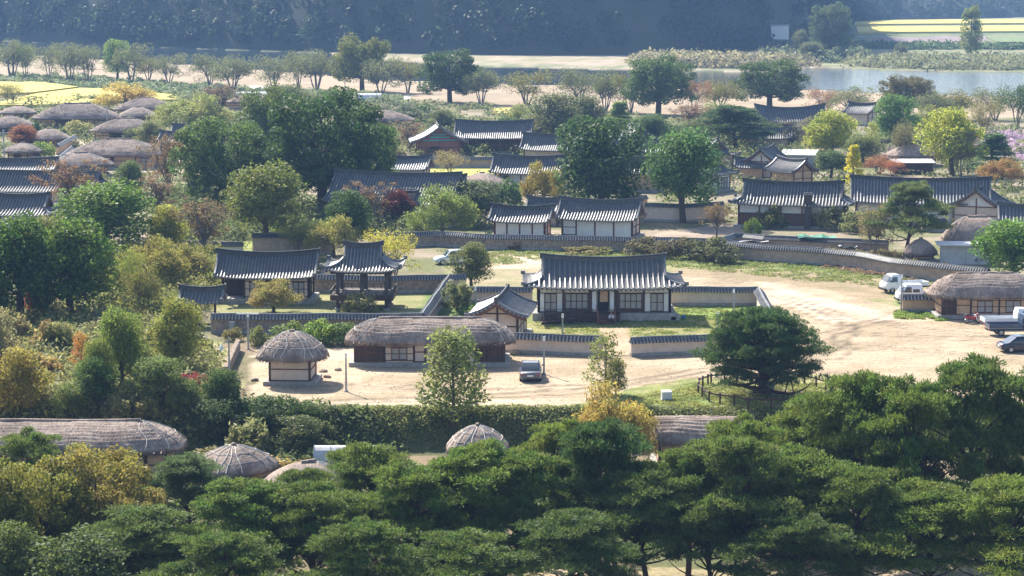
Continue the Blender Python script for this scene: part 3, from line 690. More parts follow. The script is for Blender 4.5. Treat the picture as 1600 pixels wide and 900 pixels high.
def bay(par, kind, x0, x1, z0, z1, y, wood='wood_dark', plaster='plaster_cream'):
    """fills one bay of a front (facing -y) between two posts"""
    wd = x1-x0; c = (x0+x1)/2; h = z1-z0
    def fr(nm, a, b_, m=wood, d=.10, yy=0): return box(nm, ((a[0]+b_[0])/2, y+yy, (a[1]+b_[1])/2), (abs(b_[0]-a[0]) or .1, d, abs(b_[1]-a[1]) or .1), MAT[m], par)
    if kind == 'plaster2':
        fr('wall_panel', (x0,z0+.1), (x1,z1), plaster, .06); fr('rail', (x0,z0+h*.5-.05), (x1,z0+h*.5+.05), d=.12); fr('rail', (x0,z0), (x1,z0+.1), d=.12)
    elif kind == 'plaster1': fr('wall_panel', (x0,z0), (x1,z1), plaster, .06)
    elif kind == 'white_top':
        fr('wall_panel', (x0,z0+h*.62), (x1,z1), 'plaster_white', .06); fr('rail', (x0,z0+h*.56), (x1,z0+h*.62), d=.12)
        n = max(2, int(wd/.35))
        for i in range(n): fr('plank', (x0+wd*i/n+.008,z0), (x0+wd*(i+1)/n-.008,z0+h*.56), 'wood_red', .05, .004*(i % 2))
    elif kind == 'planks':
        n = max(3, int(wd/.3))
        for i in range(n): fr('plank', (x0+wd*i/n+.008,z0+.1), (x0+wd*(i+1)/n-.008,z1-.3), 'wood_dark', .05, .004*(i % 2))
        fr('rail', (x0,z0+h*.45), (x1,z0+h*.45+.09), 'wood_red', .14); fr('rail', (x0,z0), (x1,z0+.1), 'wood_red', .14); fr('wall_panel', (x0,z1-.3), (x1,z1), plaster, .05)
    elif kind in ('window', 'doors', 'window_white', 'tall_windows'):
        side = .22 if kind == 'window' else (.24 if kind == 'window_white' else .04)
        wz0 = z0+(h*.05 if kind == 'doors' else (.12 if kind == 'window_white' else .35 if kind == 'tall_windows' else .2)); wz1 = z1-(.5 if kind != 'doors' else .35)
        sm = 'plaster_white' if kind == 'window_white' else plaster
        a, b_ = x0+wd*side, x1-wd*side
        if side > .1: fr('wall_panel', (x0,wz0-.02), (a-.04,wz1+.02), sm, .06); fr('wall_panel', (b_+.04,wz0-.02), (x1,wz1+.02), sm, .06)
        fr('wall_panel', (x0,wz1+.08), (x1,z1), sm, .06); fr('rail', (x0,wz1+.0), (x1,wz1+.08), d=.13); fr('rail', (x0,wz0-.1), (x1,wz0), d=.13)
        if wz0-.1 > z0+.05: fr('wall_panel', (x0,z0), (x1,wz0-.1), 'plaster_cream' if kind != 'tall_windows' else wood, .07)
        if kind == 'window' or kind == 'window_white':
            if side > .1: fr('rail', (x0,(wz0+wz1)/2-.04), (a-.04,(wz0+wz1)/2+.04), d=.1) if kind == 'window' else None; fr('rail', (b_+.04,(wz0+wz1)/2-.04), (x1,(wz0+wz1)/2+.04), d=.1) if kind == 'window' else None
        n = 2 if kind != 'tall_windows' else 4
        f = MB()
        for xx in np.linspace(a, b_, n+1): f.box((xx, y-.03, (wz0+wz1)/2), (.07, .1, wz1-wz0))
        for zz in (wz0+.04, (wz0+wz1)/2, wz1-.04): f.box(((a+b_)/2, y-.03, zz), (b_-a, .09, .06))
        wn = f.build('window' if kind != 'doors' else 'door', MAT[wood], par, fix=False)
        for i in range(n): box('pane', (a+(b_-a)*(i+.5)/n, y+.02, (wz0+wz1)/2), ((b_-a)/n-.07, .03, wz1-wz0), MAT['paper'], wn)
    elif kind == 'open': pass
def tiled_house(label, u, vb, W, D, ez, rise, rz=0, Rg=None, base=.45, bays=None, pitch=.42, detail=1, ov=1.0, plaster='plaster_white', name='tiled_house', cat='house', group=None, post='wood_red', open_front=False, sidewin=False, z_up=.3, ridge_up=.35, gov=.7, rotfix=None):
    p = GT(u, vb); p.z = float(TZ(p.x, p.y)); rz = R(rz)
    e = empty(name, p, rz, label, cat, group)
    piv = empty('tmp'); bpy.data.objects.remove(piv)
    # geometry local: front wall at y = 0, body to y = D
    yc = D/2; hl = W/2; hr = ez-.0
    A = (hl+(ov if Rg is not None else gov)); B = D/2+ov
    sub = e
    r_, Z, g = tiled_roof(sub, A, B, (Rg if Rg is not None else A), ez-.05, rise, pitch=pitch, detail=detail, z_up=z_up, ridge_up=ridge_up)
    r_.location = (0, yc, 0)
    st = box('stone_base', (0, yc, base/2-.1), (W+1.1, D+1.2, base+.2), MAT['stone'], e, bevel=.04)
    # wall body
    top = ez-.02+.35
    bz = base
    if open_front:
        box('wall', (0, yc+D*.2, (bz+top)/2), (W-.3, D*.55, top-bz), MAT['wood_dark'], e)  # body coloured dark to stand in for the shaded open interior
    else:
        box('wall', (0, yc, (bz+top)/2), (W-.12, D-.14, top-bz), MAT[plaster if plaster != 'plaster_white' else 'plaster_cream'], e)
    # gable infill under a plain gable roof
    if Rg is None:
        for sx in (-1, 1):
            pts = [(-D/2, top-.1), (D/2, top-.1), (D/2*.9, ez+rise*.12), (0, ez+rise*.92), (-D/2*.9, ez+rise*.12)]
            mb = MB(); mb.add([(sx*(hl-.06-o), yc+a, b_) for o in (0, .1) for a, b_ in pts], [(0,1,2,3,4), (9,8,7,6,5)]+[(i, (i+1) % 5, (i+1) % 5+5, i+5) for i in range(5)]); mb.build('gable', MAT[plaster], e)
            for yy in (0, D): box('post', (sx*(hl-.03), yy, (bz+top)/2), (.2, .2, top-bz), MAT[post], e)
            box('post', (sx*(hl-.03), yc, (bz+ez+rise*.6)/2), (.16, .16, ez+rise*.6-bz), MAT[post], e)
            for zz in (bz+.1, bz+(top-bz)*.5, top-.1): box('rail', (sx*(hl-.04), yc, zz), (.1, D-.2, .12), MAT[post], e)
    elif g > .4:
        for sx in (-1, 1):
            z0 = ez-.05+rise*.25; mb = MB(); mb.add([(sx*(Rg-.25-o), yc+a, b_) for o in (0, .06) for a, b_ in ((-g, Z(Rg, g, True)-.1), (g, Z(Rg, g, True)-.1), (0, ez+rise*.98))], [(0,1,2),(5,4,3),(0,3,4,1),(1,4,5,2),(2,5,3,0)]); mb.build('gable', MAT['wood_red'], e)
            for yy in (0, D): box('post', (sx*(hl-.03), yy, (bz+top)/2), (.2, .2, top-bz), MAT[post], e)
            for zz in (bz+.1, bz+(top-bz)*.5): box('rail', (sx*(hl-.04), yc, zz), (.1, D-.2, .12), MAT[post], e)
    # front bays
    if bays:
        tot = sum(b_[1] for b_ in bays); x = -hl
        box('beam', (0, -.0, top-.25), (W, .18, .2), MAT[post], e)
        box('post', (x+.1, 0, (bz+top)/2), (.2, .2, top-bz), MAT[post], e)
        for kd, wd in bays:
            x1 = x+wd/tot*W
            bay(e, kd, x+.1, x1-.1, bz, top-.35, -.02 if not open_front else -.02, 'wood_dark', plaster)
            if kd == 'open': pass
            box('post', (x1-.1 if x1 > hl-.05 else x1, 0, (bz+top)/2), (.2, .2, top-bz), MAT[post], e)
            x = x1
    return e, Z
# ------------------------------------------------------------------ thatched roof
def thatched_house(label, u, vb, W, D, ez, rise, rz=0, bays=None, base=.35, ov=.9, plaster='plaster_ochre', mat='thatch', courses=True, ropes='ends', walls=True, round_=1.0, sides='plaster2', straight=False, seed=0, z=None, name='thatched_house', thick=.42, cat='house', ropespace=.9, pw=1.75, rl=1.0):
    p = GT(u, vb) if z is None else G(u, vb, z); p.z = float(TZ(p.x, p.y)); e = empty(name, p, R(rz), label, cat)
    yc = D/2; A = W/2+ov; B = D/2+ov
    rs = np.random.default_rng(seed+len(label)); cc = max(A-B, 0.02)*rl
    def surf(a, q):
        """a: direction round the eave, q: 0 at the ridge, 1 at the eave"""
        ca, sa = math.cos(a), math.sin(a); se = 2/ ((3.4 if W > 6 else 2.8) if not straight else 6)
        x = math.copysign(abs(ca)**se, ca); y = math.copysign(abs(sa)**se, sa)
        ex = (cc if not straight else A-.3)*max(-1, min(1, ca*2.2)); px = ex+(A*x-ex)*q; py = B*y*q
        return px, py
    def zz(px, py, q, a):
        if courses:
            m = .35+.65*abs(math.sin(a)); st = (q*B/.34+.25*math.sin(px*1.3+seed)) % 1.0; saw = .085*m*(.6+.8*float(vn(np.array(px*.9), np.array(q*8.0), 3)))*st*(1 if q < .93 else 0)
        else: saw = 0
        nb = .12*(float(fbm(np.array(px*.5+seed), np.array(py*.5), 77))-.5)+.04*(float(vn(np.array(px*3.1), np.array(py*3.1), 5))-.5)
        return ez+.12+rise*(1-q**pw)*(1-.05*q)+saw+nb-(.10*max(0, q-.8)/.2)
    NA, NQ = (150, 34) if W > 5 else (96, 24); V = []; F = []
    for j in range(NQ+1):
        q = (j/NQ)
        for i in range(NA):
            a = 2*math.pi*(i+.5)/NA; px, py = surf(a, max(q, .0)); V.append((px, py, zz(px, py, q, a)))
    # rounded lip and soffit
    for (qq, dz) in ((1.012, -.12), (1.01, -.27), (.985, thick*-1.0), (.9, -thick*1.0+.05), (.55, -thick+.5)):
        for i in range(NA):
            a = 2*math.pi*(i+.5)/NA; px, py = surf(a, qq); V.append((px, py, ez+.06+dz+.03*rs.normal()+(.06*math.sin(a*9+seed) if dz < -.1 else 0)*.6))
    nj = NQ+5
    for j in range(nj):
        for i in range(NA): k = (i+1) % NA; F.append((j*NA+i, (j+1)*NA+i, (j+1)*NA+k, j*NA+k))
    me = npmesh('thatched_roof', V, F, True); roof = link('thatched_roof', me, MAT[mat], e, (0, yc, 0))
    # shaggy straw fringe along the eave and straw ends of the courses
    P = []; N = []
    nfr = int((A+B)*2*34)
    for k in range(nfr):
        a = rs.random()*6.283; q = 1.0+.02*rs.random(); px, py = surf(a, q); P.append((px, py, ez-.10-.22*rs.random())); N.append((math.cos(a), math.sin(a), -.2))
    if courses:
        for k in range(int(A*B*90)):
            a = rs.random()*6.283; q = rs.random()**.6*.95; px, py = surf(a, q); P.append((px, py, zz(px, py, q, a)+.02)); N.append((0,0,1))
    P = np.array(P); n = len(P); T = np.array(N, float)*.0; d = P[:, :2]/(np.linalg.norm(P[:, :2], axis=1, keepdims=True)+1e-6)
    dirv = np.stack([d[:,0]*.6+rs.normal(0,.25,n), d[:,1]*.9+rs.normal(0,.25,n), -.55-.3*rs.random(n)], 1); dirv[:nfr, 2] -= .7; dirv /= np.linalg.norm(dirv, axis=1, keepdims=True)
    sd_ = np.cross(dirv, rs.normal(0,1,(n,3))); sd_ /= np.linalg.norm(sd_, axis=1, keepdims=True); ln = (.14+.14*rs.random(n))[:,None]; wv = .018
    Q = np.stack([P-sd_*wv, P+sd_*wv, P+dirv*ln+sd_*wv, P+dirv*ln-sd_*wv], 1).reshape(-1, 3)
    link('straw', npmesh('straw', Q, np.arange(4*n).reshape(n, 4)), MAT[mat], roof, kind='stuff')
    # ridge roll
    if not straight:
        mb = MB(); mb.tube([(x, .05*math.sin(x*2), ez+.12+rise+.03+.03*math.sin(x*3.1)) for x in np.linspace(-cc-.1, cc+.1, 9)], .17, 7); mb.build('ridge', MAT[mat], roof, smooth=True)
    # ropes
    if ropes:
        mb = MB()
        angs = []
        if ropes == 'ends': angs = [x for c0 in (0, math.pi) for x in np.linspace(c0-.75, c0+.75, 6)]
        elif ropes == 'right': angs = list(np.linspace(-.8, .8, 6))
        elif ropes == 'all': angs = list(np.linspace(0, 2*math.pi, 17)[:-1])
        elif ropes == 'front': angs = list(np.linspace(-math.pi+.1, -.1, 11))
        for a in angs:
            a += rs.normal(0, .09); ph_ = rs.random()*6; P = []
            for q in np.linspace(.12, 1.0, 9): px, py = surf(a+.06*math.sin(q*7+ph_), q); P.append((px, py, zz(px, py, q, a)+.035))
            P.append((P[-1][0], P[-1][1], P[-1][2]-.3)); mb.tube(P, .026, 4, cap=False)
        for q in ((.5, .8) if ropes in ('all', 'front') else (.75,)):
            for c0 in ((0, math.pi) if ropes != 'right' else (0,)):
                sp = .8 if ropes in ('ends', 'right') else 1.55; P = []
                for a in np.linspace(c0-sp, c0+sp, 18): px, py = surf(a, q+.02*math.sin(a*7)); P.append((px, py, zz(px, py, q, a)+.04))
                mb.tube(P, .022, 4, cap=False)
        mb.build('straw_rope', MAT['rope'], roof, kind='stuff', fix=False)
    if walls:
        box('stone_base', (0, yc, base/2-.1), (W+.9, D+.9, base+.2), MAT['stone'], e, bevel=.05)
        top = ez+.02; box('wall', (0, yc, (base+top)/2), (W-.1, D-.1, top-base), MAT[plaster], e)
        for sx in (-1, 1):
            for zq in (base+.08, base+(top-base)*.42): box('rail', (sx*(W/2-.03), yc, zq), (.09, D-.2, .1), MAT['wood_red'], e)
            box('post', (sx*(W/2-.04), D, (base+top)/2), (.17, .17, top-base), MAT['wood_red'], e)
        bays = bays or [('plaster2', 1)]
        tot = sum(b_[1] for b_ in bays); x = -W/2; box('post', (x+.08, 0, (base+top)/2), (.18, .18, top-base), MAT['wood_dark'], e)
        for kd, wd in bays:
            x1 = x+wd/tot*W; bay(e, kd, x+.09, x1-.09, base, ez-.12, -.02, 'wood_red', plaster); box('post', (x1-.08 if x1 > W/2-.05 else x1, 0, (base+top)/2), (.18, .18, top-base), MAT['wood_dark'], e); x = x1
        # rafter poles under the eave
        E = MB()
        for i in range(int(W/.5)+1):
            xx = -W/2+i*.5; E.bar((xx, .2, ez+.05), (xx, -ov*.85, ez-.22), .09)
        E.build('rafter', MAT['wood_dark'], e, kind='stuff', fix=False)
    return e
# ------------------------------------------------------------------ courtyard walls
def wall(label, pts, h=1.5, mat='mud_wall', thick=.42, cap=.5, rows=True, group=None, step=.32, zs=None):
    P = [GT(*q) for q in pts]
    for q in P: q.z = float(TZ(q.x, q.y))
    o = P[0].copy(); e = empty('courtyard_wall', o, 0, label, 'wall', group); P = [q-o for q in P]
    # even spacing
    D_ = [0]
    for a, b_ in zip(P[:-1], P[1:]): D_.append(D_[-1]+(b_-a).length)
    n = max(2, int(D_[-1]/1.5)); S = np.linspace(0, D_[-1], n+1)
    Q = [Vector((np.interp(s, D_, [p.x for p in P]), np.interp(s, D_, [p.y for p in P]), np.interp(s, D_, [p.z for p in P])+.03*math.sin(s*.7))) for s in S]
    nor = []
    for i in range(n+1):
        t = (Q[min(i+1,n)]-Q[max(i-1,0)]).normalized(); nor.append(Vector((-t.y, t.x, 0)).normalized())
    def strip(prof, mt, name):
        mb = MB(); V = []; m = len(prof)
        for q, nn in zip(Q, nor):
            for (a, z) in prof: V.append(q+nn*a+Vector((0,0,z)))
        F = [(i*m+j, i*m+(j+1) % m, (i+1)*m+(j+1) % m, (i+1)*m+j) for i in range(n) for j in range(m)]+[tuple(range(m)), tuple(n*m+k for k in range(m-1,-1,-1))]
        return mb.add(V, F).build(name, MAT[mt], e)
    t = thick/2; strip([(-t-.05,-.2),(t+.05,-.2),(t,h),(-t,h)], mat, 'wall_body')
    strip([(-t-.09,-.2),(t+.09,-.2),(t+.07,.32),(-t-.07,.30)], 'stone', 'stone_footing')
    c = cap; cp = strip([(-c,h+.02),(c,h+.02),(c,h+.09),(.12,h+.46),(-.12,h+.46),(-c,h+.09)], 'tile', 'tile_cap')
    mb = MB(); mb.tube([q+Vector((0,0,h+.48)) for q in Q], .12, 6); mb.build('ridge', MAT['tile_round'], cp)
    if rows:
        V = []; F = []; E = MB(); m = int(D_[-1]/step)
        for i in range(m):
            s = (i+.5)*D_[-1]/m; k = min(int(s/(D_[-1]/n)), n-1); f_ = s/(D_[-1]/n)-k; q = Q[k].lerp(Q[k+1], f_); nn = nor[k].lerp(nor[k+1], f_); tt = Vector((nn.y, -nn.x, 0))
            for sg in (-1, 1):
                a = q+nn*sg*.14+Vector((0,0,h+.46)); b_ = q+nn*sg*(c+.02)+Vector((0,0,h+.10))
                half_tube(V, F, [a, b_], (tt.x, tt.y), .075, 3); E.box(b_+Vector((0,0,.0)), (.14, .05, .13), rz=math.atan2(tt.y, tt.x))
        me = bpy.data.meshes.new('tile_row'); me.from_pydata(V, [], F); link('tile_row', me, MAT['tile_round'], cp, kind='stuff'); E.build('eave_tile', MAT['tile_end'], cp, kind='stuff', fix=False)
    return e
# ================================================================== HOUSES
PW = 'plaster_white'
# --- main tiled hall with stairs and ramp
hall, _ = tiled_house('long tiled hall with curved hip-and-gable roof, wooden stairs and ramp, facing the open lawn', 944, 500, 12.9, 5.2, 3.15, 2.35, 0, Rg=6.05, base=.75, ov=1.45,
    bays=[('window_white',2.45),('tall_windows',2.6),('open',2.7),('tall_windows',2.55),('window_white',2.6)], pitch=.50, detail=2, post='wood_dark', z_up=.35, ridge_up=.35)
# open middle bay: doorway with folded white shutters and a near-black panel painting the dim hall behind
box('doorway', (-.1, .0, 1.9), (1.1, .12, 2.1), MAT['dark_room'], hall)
box('curtain', (-.05, -.07, 2.35), (.75, .04, 1.1), MAT['plaster_ochre'], hall)
for x in (-1.0, .75): box('shutter', (x, -.10, 1.95), (.38, .05, 1.75), MAT['paper_white'], hall)
for x in (-1.28, 1.08): box('wall_panel', (x+.0, -.03, 1.9), (.3, .1, 2.2), MAT['wood_dark'], hall)
box('porch_floor', (-2.2, -.95, .78), (7.4, 1.5, .12), MAT['wood_dark'], hall)
box('porch_side', (-2.2, -1.60, .36), (7.3, .08, .74), MAT['wood_dark'], hall)
for i, xx in enumerate(np.arange(-5.8, 1.5, .9)): box('porch_post', (xx, -1.66, .6), (.09, .09, 1.3), MAT['wood_dark'], hall)
for zz in (1.05, 1.3):
    box('handrail', (-3.6, -1.66, zz), (4.4, .06, .06), MAT['wood_grey'], hall)
for i in range(5): box('stair_step', (.1, -1.85-.28*i, .66-.15*i), (1.6, .30, .10), MAT['wood_red'], hall)
for x in (-.75, .95):
    mb = MB(); mb.bar((x, -1.7, .55), (x, -3.0, .02), .08, .3); mb.build('stair_stringer', MAT['wood_dark'], hall)
    for yy, z0 in ((-1.75,.6), (-3.0,.0)): box('newel_post', (x, yy, z0+.55), (.13, .13, 1.15), MAT['wood_red'], hall)
    mb = MB(); mb.bar((x, -1.75, 1.6), (x, -3.0, 1.05), .07); mb.build('handrail', MAT['wood_red'], hall)
# ramp in front of the porch, left
rampm = MB(); rampm.bar((-6.2, -2.3, .1), (-2.3, -2.3, .72), 1.1, .1); rampm.build('ramp', MAT['wood_dark'], hall)
for q in range(6):
    xx = -6.1+q*.76; zz = .1+(.62*q/5); box('ramp_post', (xx, -2.88, zz+.4), (.08, .08, 1.0), MAT['wood_dark'], hall)
for k in (.45, .85):
    mb = MB(); mb.bar((-6.1, -2.88, .1+k), (-2.3, -2.88, .72+k), .05); mb.build('ramp_rail', MAT['wood_grey'], hall)
for xx in (-5.2,): box('wall_panel', (xx-.9, -.06, 1.9), (.4,.05,1.2), MAT['paper_white'], hall)
box('stone_step', (6.9, .2, .25), (1.0, 1.6, .5), MAT['stone'], hall, bevel=.08)
# --- side hall with ridge pointing at the camera
tiled_house('small tiled side house with cream gable wall facing the viewer, beside the main hall', 815, 527, 6.6, 3.7, 2.45, 1.35, 83, base=.25, ov=.95, bays=[('plaster2',1),('plaster2',1),('plaster2',1)], plaster='plaster_cream', pitch=.34, gov=.95, post='wood_dark', z_up=.15, ridge_up=.12)
# --- hall in the left compound
H3, _ = tiled_house('long open-fronted tiled hall inside the left walled compound behind an olive shrub', 416, 474, 8.9, 3.8, 2.75, 1.95, -1.5, base=.55, ov=1.0, bays=[('open',1),('window',1),('open',1),('window',1)], pitch=.335, detail=2, plaster='plaster_cream', post='wood_dark', open_front=True, gov=.75)
# --- pavilion
pv = empty('pavilion', GT(566, 484), R(-2), 'open-sided wooden pavilion on tall posts with raised floor and flared tiled roof', 'pavilion')
rf, _, _ = tiled_roof(pv, 3.95, 3.3, 1.85, 3.75, 2.35, pitch=.33, detail=2, z_up=.5, ridge_up=.22, under='wood_dark'); rf.location = (0, 1.9, 0)
for x in (-2.45, 0, 2.45):
    for y in (0, 3.8):
        if x == 0 and y == 3.8: pass
        mb = MB(); mb.cyl((x, y, .12), (x, y, 3.9), .2, 10); mb.build('post', MAT['wood_grey'], pv, smooth=False); box('stone_base', (x, y, .06), (.65, .65, .22), MAT['stone'], pv, bevel=.05)
box('floor', (0, 1.9, 1.5), (6.3, 5.2, .14), MAT['wood_grey'], pv); 
for y in (-.72, 4.52): box('floor_beam', (0, y, 1.3), (6.3, .12, .55), MAT['wood_dark'], pv)
for x in (-3.1, 3.1): box('floor_beam', (x, 1.9, 1.3), (.12, 5.2, .55), MAT['wood_dark'], pv)
for y in (-.66, 4.46):
    box('handrail', (0, y, 2.05), (6.3, .08, .08), MAT['wood_grey'], pv)
    for x in np.linspace(-3.0, 3.0, 9): box('baluster', (x, y, 1.8), (.07, .07, .5), MAT['wood_dark'], pv)
for x in (-3.1, 3.1):
    mb = MB(); mb.bar((x, -.66, 2.05), (x, 4.46, 2.05), .08); mb.build('handrail', MAT['wood_grey'], pv)
    for y in np.linspace(0, 3.8, 6): box('baluster', (x, y, 1.8), (.07, .07, .5), MAT['wood_dark'], pv)
for y in (0, 3.8): box('beam', (0, y, 3.75), (6.2, .2, .28), MAT['wood_dark'], pv)
for x in (-2.45, 2.45): box('beam', (x, 1.9, 3.72), (.2, 5, .26), MAT['wood_dark'], pv)
# --- small gate, left
gt = empty('gate', GT(316, 509), R(-3), 'small tiled gate on two posts at the left end of the compound wall', 'gate')
rf, _, _ = tiled_roof(gt, 2.1, 1.25, 2.1, 2.35, .95, pitch=.36, detail=1, z_up=.2, ridge_up=.2, under='wood_dark'); rf.location = (0, .4, 0)
for x in (-1.2, 1.2): box('post', (x, .4, 1.25), (.2, .2, 2.7), MAT['wood_dark'], gt); box('stone_base', (x, .4, .06), (.45,.45,.2), MAT['stone'], gt)
box('beam', (0, .4, 2.3), (3.0, .2, .22), MAT['wood_dark'], gt); box('threshold', (0, .4, .12), (2.4, .16, .16), MAT['wood_dark'], gt)
box('door', (-.72, .75, 1.15), (.08, .9, 2.0), MAT['wood_dark'], gt, rz=.2)
# --- thatched houses of the front group
thatched_house('long thatched house with plank doors and paper windows in the middle yard', 671, 572, 13.0, 4.3, 2.25, 1.45, 0, bays=[('planks',2.7),('window',2.6),('plaster2',1.0),('plaster2',1.0),('window',2.6),('plaster2',.8),('planks',2.6)], ov=.85, ropes='ends', plaster='plaster_cream', seed=3)
thatched_house('small square thatched hut with cream walls in the sandy yard', 453, 602, 3.45, 3.2, 2.45, 1.65, -3, bays=[('plaster2',1)], ov=1.15, ropes='all', plaster='plaster_cream', seed=5)
thatched_house('thatched house with ochre walls beside the parked motorcycle', 1545, 497, 9.4, 4.0, 2.35, 1.65, 2, bays=[('planks',1.5),('plaster2',1.6),('window',3.0),('window',3.0),('plaster2',1)], ov=1.0, ropes='right', seed=8)
thatched_house('very long thatched house at lower left with lit paper windows under the eave', 68, 757, 17.8, 4.6, 2.6, 1.4, 0, bays=[('plaster2',4),('window',3),('plaster2',3),('window',3),('plaster2',3),('doors',1.6),('plaster2',1.6)], ov=1.0, ropes='right', seed=11, round_=.8)
thatched_house('low thatched roof bound with white straw ropes right of the long lower-left house', 333, 778, 3.4, 4.2, 2.0, 1.25, -38, ov=.9, ropes='all', seed=13, courses=False)
thatched_house('low rounded thatched roof half hidden by pines below the yard bank', 488, 805, 4.6, 3.8, 1.9, 1.25, 12, ov=.8, ropes='right', seed=17, courses=False)
thatched_house('thatched hut roof netted with straw ropes below the hedge bank', 747, 752, 2.9, 3.2, 2.3, 1.35, 2, ov=.8, ropes='all', seed=19, courses=False)
thatched_house('weathered straight thatched shed roof beside the yellow tree', 1092, 735, 6.0, 3.6, 2.3, 1.25, -1, ov=.55, ropes=None, seed=23, straight=True)
thatched_house('shaggy domed thatched roof behind the white tarpaulin house', 1528, 402, 6.3, 4.2, 2.2, 2.3, -6, ov=.9, mat='thatch_brown', ropes='ends', seed=29, courses=False)
thatched_house('small dark thatched shelter beside the white tarpaulin house', 1441, 410, 2.6, 2.4, 1.2, 1.3, 0, ov=.6, mat='thatch_brown', ropes=None, seed=31, courses=False)
# --- white tarpaulin booth
bt = empty('booth', GT(1507, 413), R(-3), 'booth with white tarpaulin front and flat awning below the domed thatch', 'booth')
box('awning', (0, .5, 2.35), (6.4, 2.6, .12), MAT['white_sheet'], bt, rx=R(4)); box('front_sheet', (0, 0, 1.1), (5.6, .06, 2.1), MAT['white_sheet'], bt)
for x in (-2.9, 0, 2.9): box('post', (x, -.5, 1.1), (.08, .08, 2.3), MAT['metal_grey'], bt)
box('skirting', (0, -.08, .2), (5.7, .08, .4), MAT['white_sheet'], bt)
# --- tiled houses behind the long wall
tiled_house('tiled house with three wide white panels behind the long wall, before the dense evergreen', 933, 372, 9.2, 4.3, 2.35, 2.0, -15, base=.3, bays=[('plaster2',1)]+[('plaster1',1.3)]*3, pitch=.37, ov=.9, z_up=.25)
tiled_house('low tiled house with three white panels, left of the two behind the long wall', 812, 372, 6.6, 3.4, 2.1, 1.45, -12, base=.25, bays=[('plaster1',1)]*4, pitch=.37, ov=.8)
tiled_house('small tiled outbuilding tucked behind the low house with three white panels', 850, 352, 3.6, 3.0, 1.9, 1.3, -12, base=.2, pitch=.37, ov=.7, detail=0)
tiled_house('large tiled house with a brown brick front and white strips, next to the chimney', 1236, 356, 14.0, 5.4, 2.95, 2.55, -12, Rg=6.6, base=.3, bays=[('white_top',1)]*5, pitch=.43, ov=1.1, detail=1)
tiled_house('longest tiled house with tall plain white end wall, right of the chimney', 1437, 352, 17.0, 5.4, 3.0, 2.7, -9, base=.3, bays=[('plaster1',2),('plaster1',2),('planks',1.4),('plaster1',2),('plaster1',3.4)], pitch=.43, ov=1.1, detail=1)
tiled_house('tiled wing with framed window in its gable end, at the right of the longest house', 1566, 354, 5.0, 6.0, 2.5, 2.3, 66, base=.3, bays=[('window',1),('plaster2',1)], pitch=.42, ov=1.0)
tiled_house('tiled roof at the right edge above the bright green tree', 1612, 375, 7.0, 4.0, 2.2, 1.7, -10, base=.3, bays=[('plaster2',1)]*2, pitch=.45, ov=.9)
tiled_house('tiled house with white walls beside the yellow lawn', 824, 293, 10.4, 4.6, 2.2, 2.2, -12, base=.3, bays=[('plaster1',1)]*5, pitch=.39, ov=.9)
tiled_house('tiled roof half hidden behind the speckled tree at the village centre', 858, 258, 9.0, 4.5, 2.6, 2.3, -14, base=.3, pitch=.4, ov=.9, detail=0)
tiled_house('very large old tiled roof behind the dark grove and red maple', 608, 352, 16.5, 7.0, 3.0, 3.4, -17, base=.3, bays=[('plaster2',1)]*5, pitch=.41, ov=1.1, Rg=None)
tiled_house('tiled roof just behind the very large old roof', 632, 288, 6.4, 4.0, 2.4, 1.6, -10, base=.3, pitch=.4, ov=.8)
tiled_house('small tiled roof between the very large roof and the low thatch', 692, 322, 4.6, 3.6, 2.2, 1.7, -12, base=.3, pitch=.4, ov=.8)
tiled_house('dark tiled roof at the far left, middle of three', 40, 330, 23.0, 5.0, 2.7, 2.5, -7, Rg=10.2, base=.3, pitch=.43, ov=1.0, bays=[('plaster2',1)]*6)
tiled_house('dark tiled roof at the far left, nearest of three', 20, 366, 9.6, 4.6, 2.4, 2.2, -9, Rg=4.2, base=.3, pitch=.43, ov=1.0, bays=[('plaster2',1)]*3)
tiled_house('dark tiled roof at the far left, farthest of three', 18, 290, 12.6, 4.0, 2.2, 1.6, -4, base=.3, pitch=.43, ov=.9)
tiled_house('small tiled roof above the pale branches left of the grove', 274, 243, 5.4, 3.4, 2.4, 1.5, -12, base=.3, pitch=.42, ov=.8, plaster='plaster_ochre')
tiled_house('dark tiled roof partly hidden by the willow on the left', 312, 232, 10.0, 3.6, 2.4, 1.6, -8, base=.3, pitch=.42, ov=.8, detail=0, plaster='plaster_ochre')
tiled_house('tiled roof with pale sunlit slope at the left of the village grove', 385, 212, 5.2, 5.0, 2.6, 2.0, -62, base=.3, pitch=.42, ov=.8, detail=0)
tiled_house('tiled house with cream gable front between the round green tree and the brick-fronted house', 1122, 300, 6.2, 4.6, 2.6, 2.3, 50, Rg=2.4, base=.3, pitch=.42, ov=1.0, bays=[('plaster2',1),('window',1)])
tiled_house('tiled roof with pale left slope and pointed ridge behind the round green tree', 1092, 268, 5.6, 5.0, 2.8, 2.4, -75, Rg=2.2, base=.3, pitch=.42, ov=1.0, detail=0)
tiled_house('small pale tiled gable roof before the metal-roofed shed', 1222, 292, 5.8, 3.6, 2.4, 1.6, -58, base=.2, pitch=.42, ov=.8, detail=0, plaster='plaster_ochre')
tiled_house('dark tiled roof with pointed gable behind the small pale gable', 1218, 278, 6.0, 4.4, 2.6, 2.0, 66, base=.2, pitch=.42, ov=.9, detail=0)
tiled_house('little tiled shed roof left of the small pale gable', 1173, 280, 4.0, 2.6, 1.9, 1.1, -8, base=.2, pitch=.4, ov=.7, detail=0, plaster='plaster_ochre')
tiled_house('wide far tiled roof with upswept ends behind grey bare trees', 1237, 213, 13.0, 5.0, 3.0, 2.4, 4, base=.3, pitch=.5, ov=1.0, detail=0, z_up=.7, ridge_up=.8)
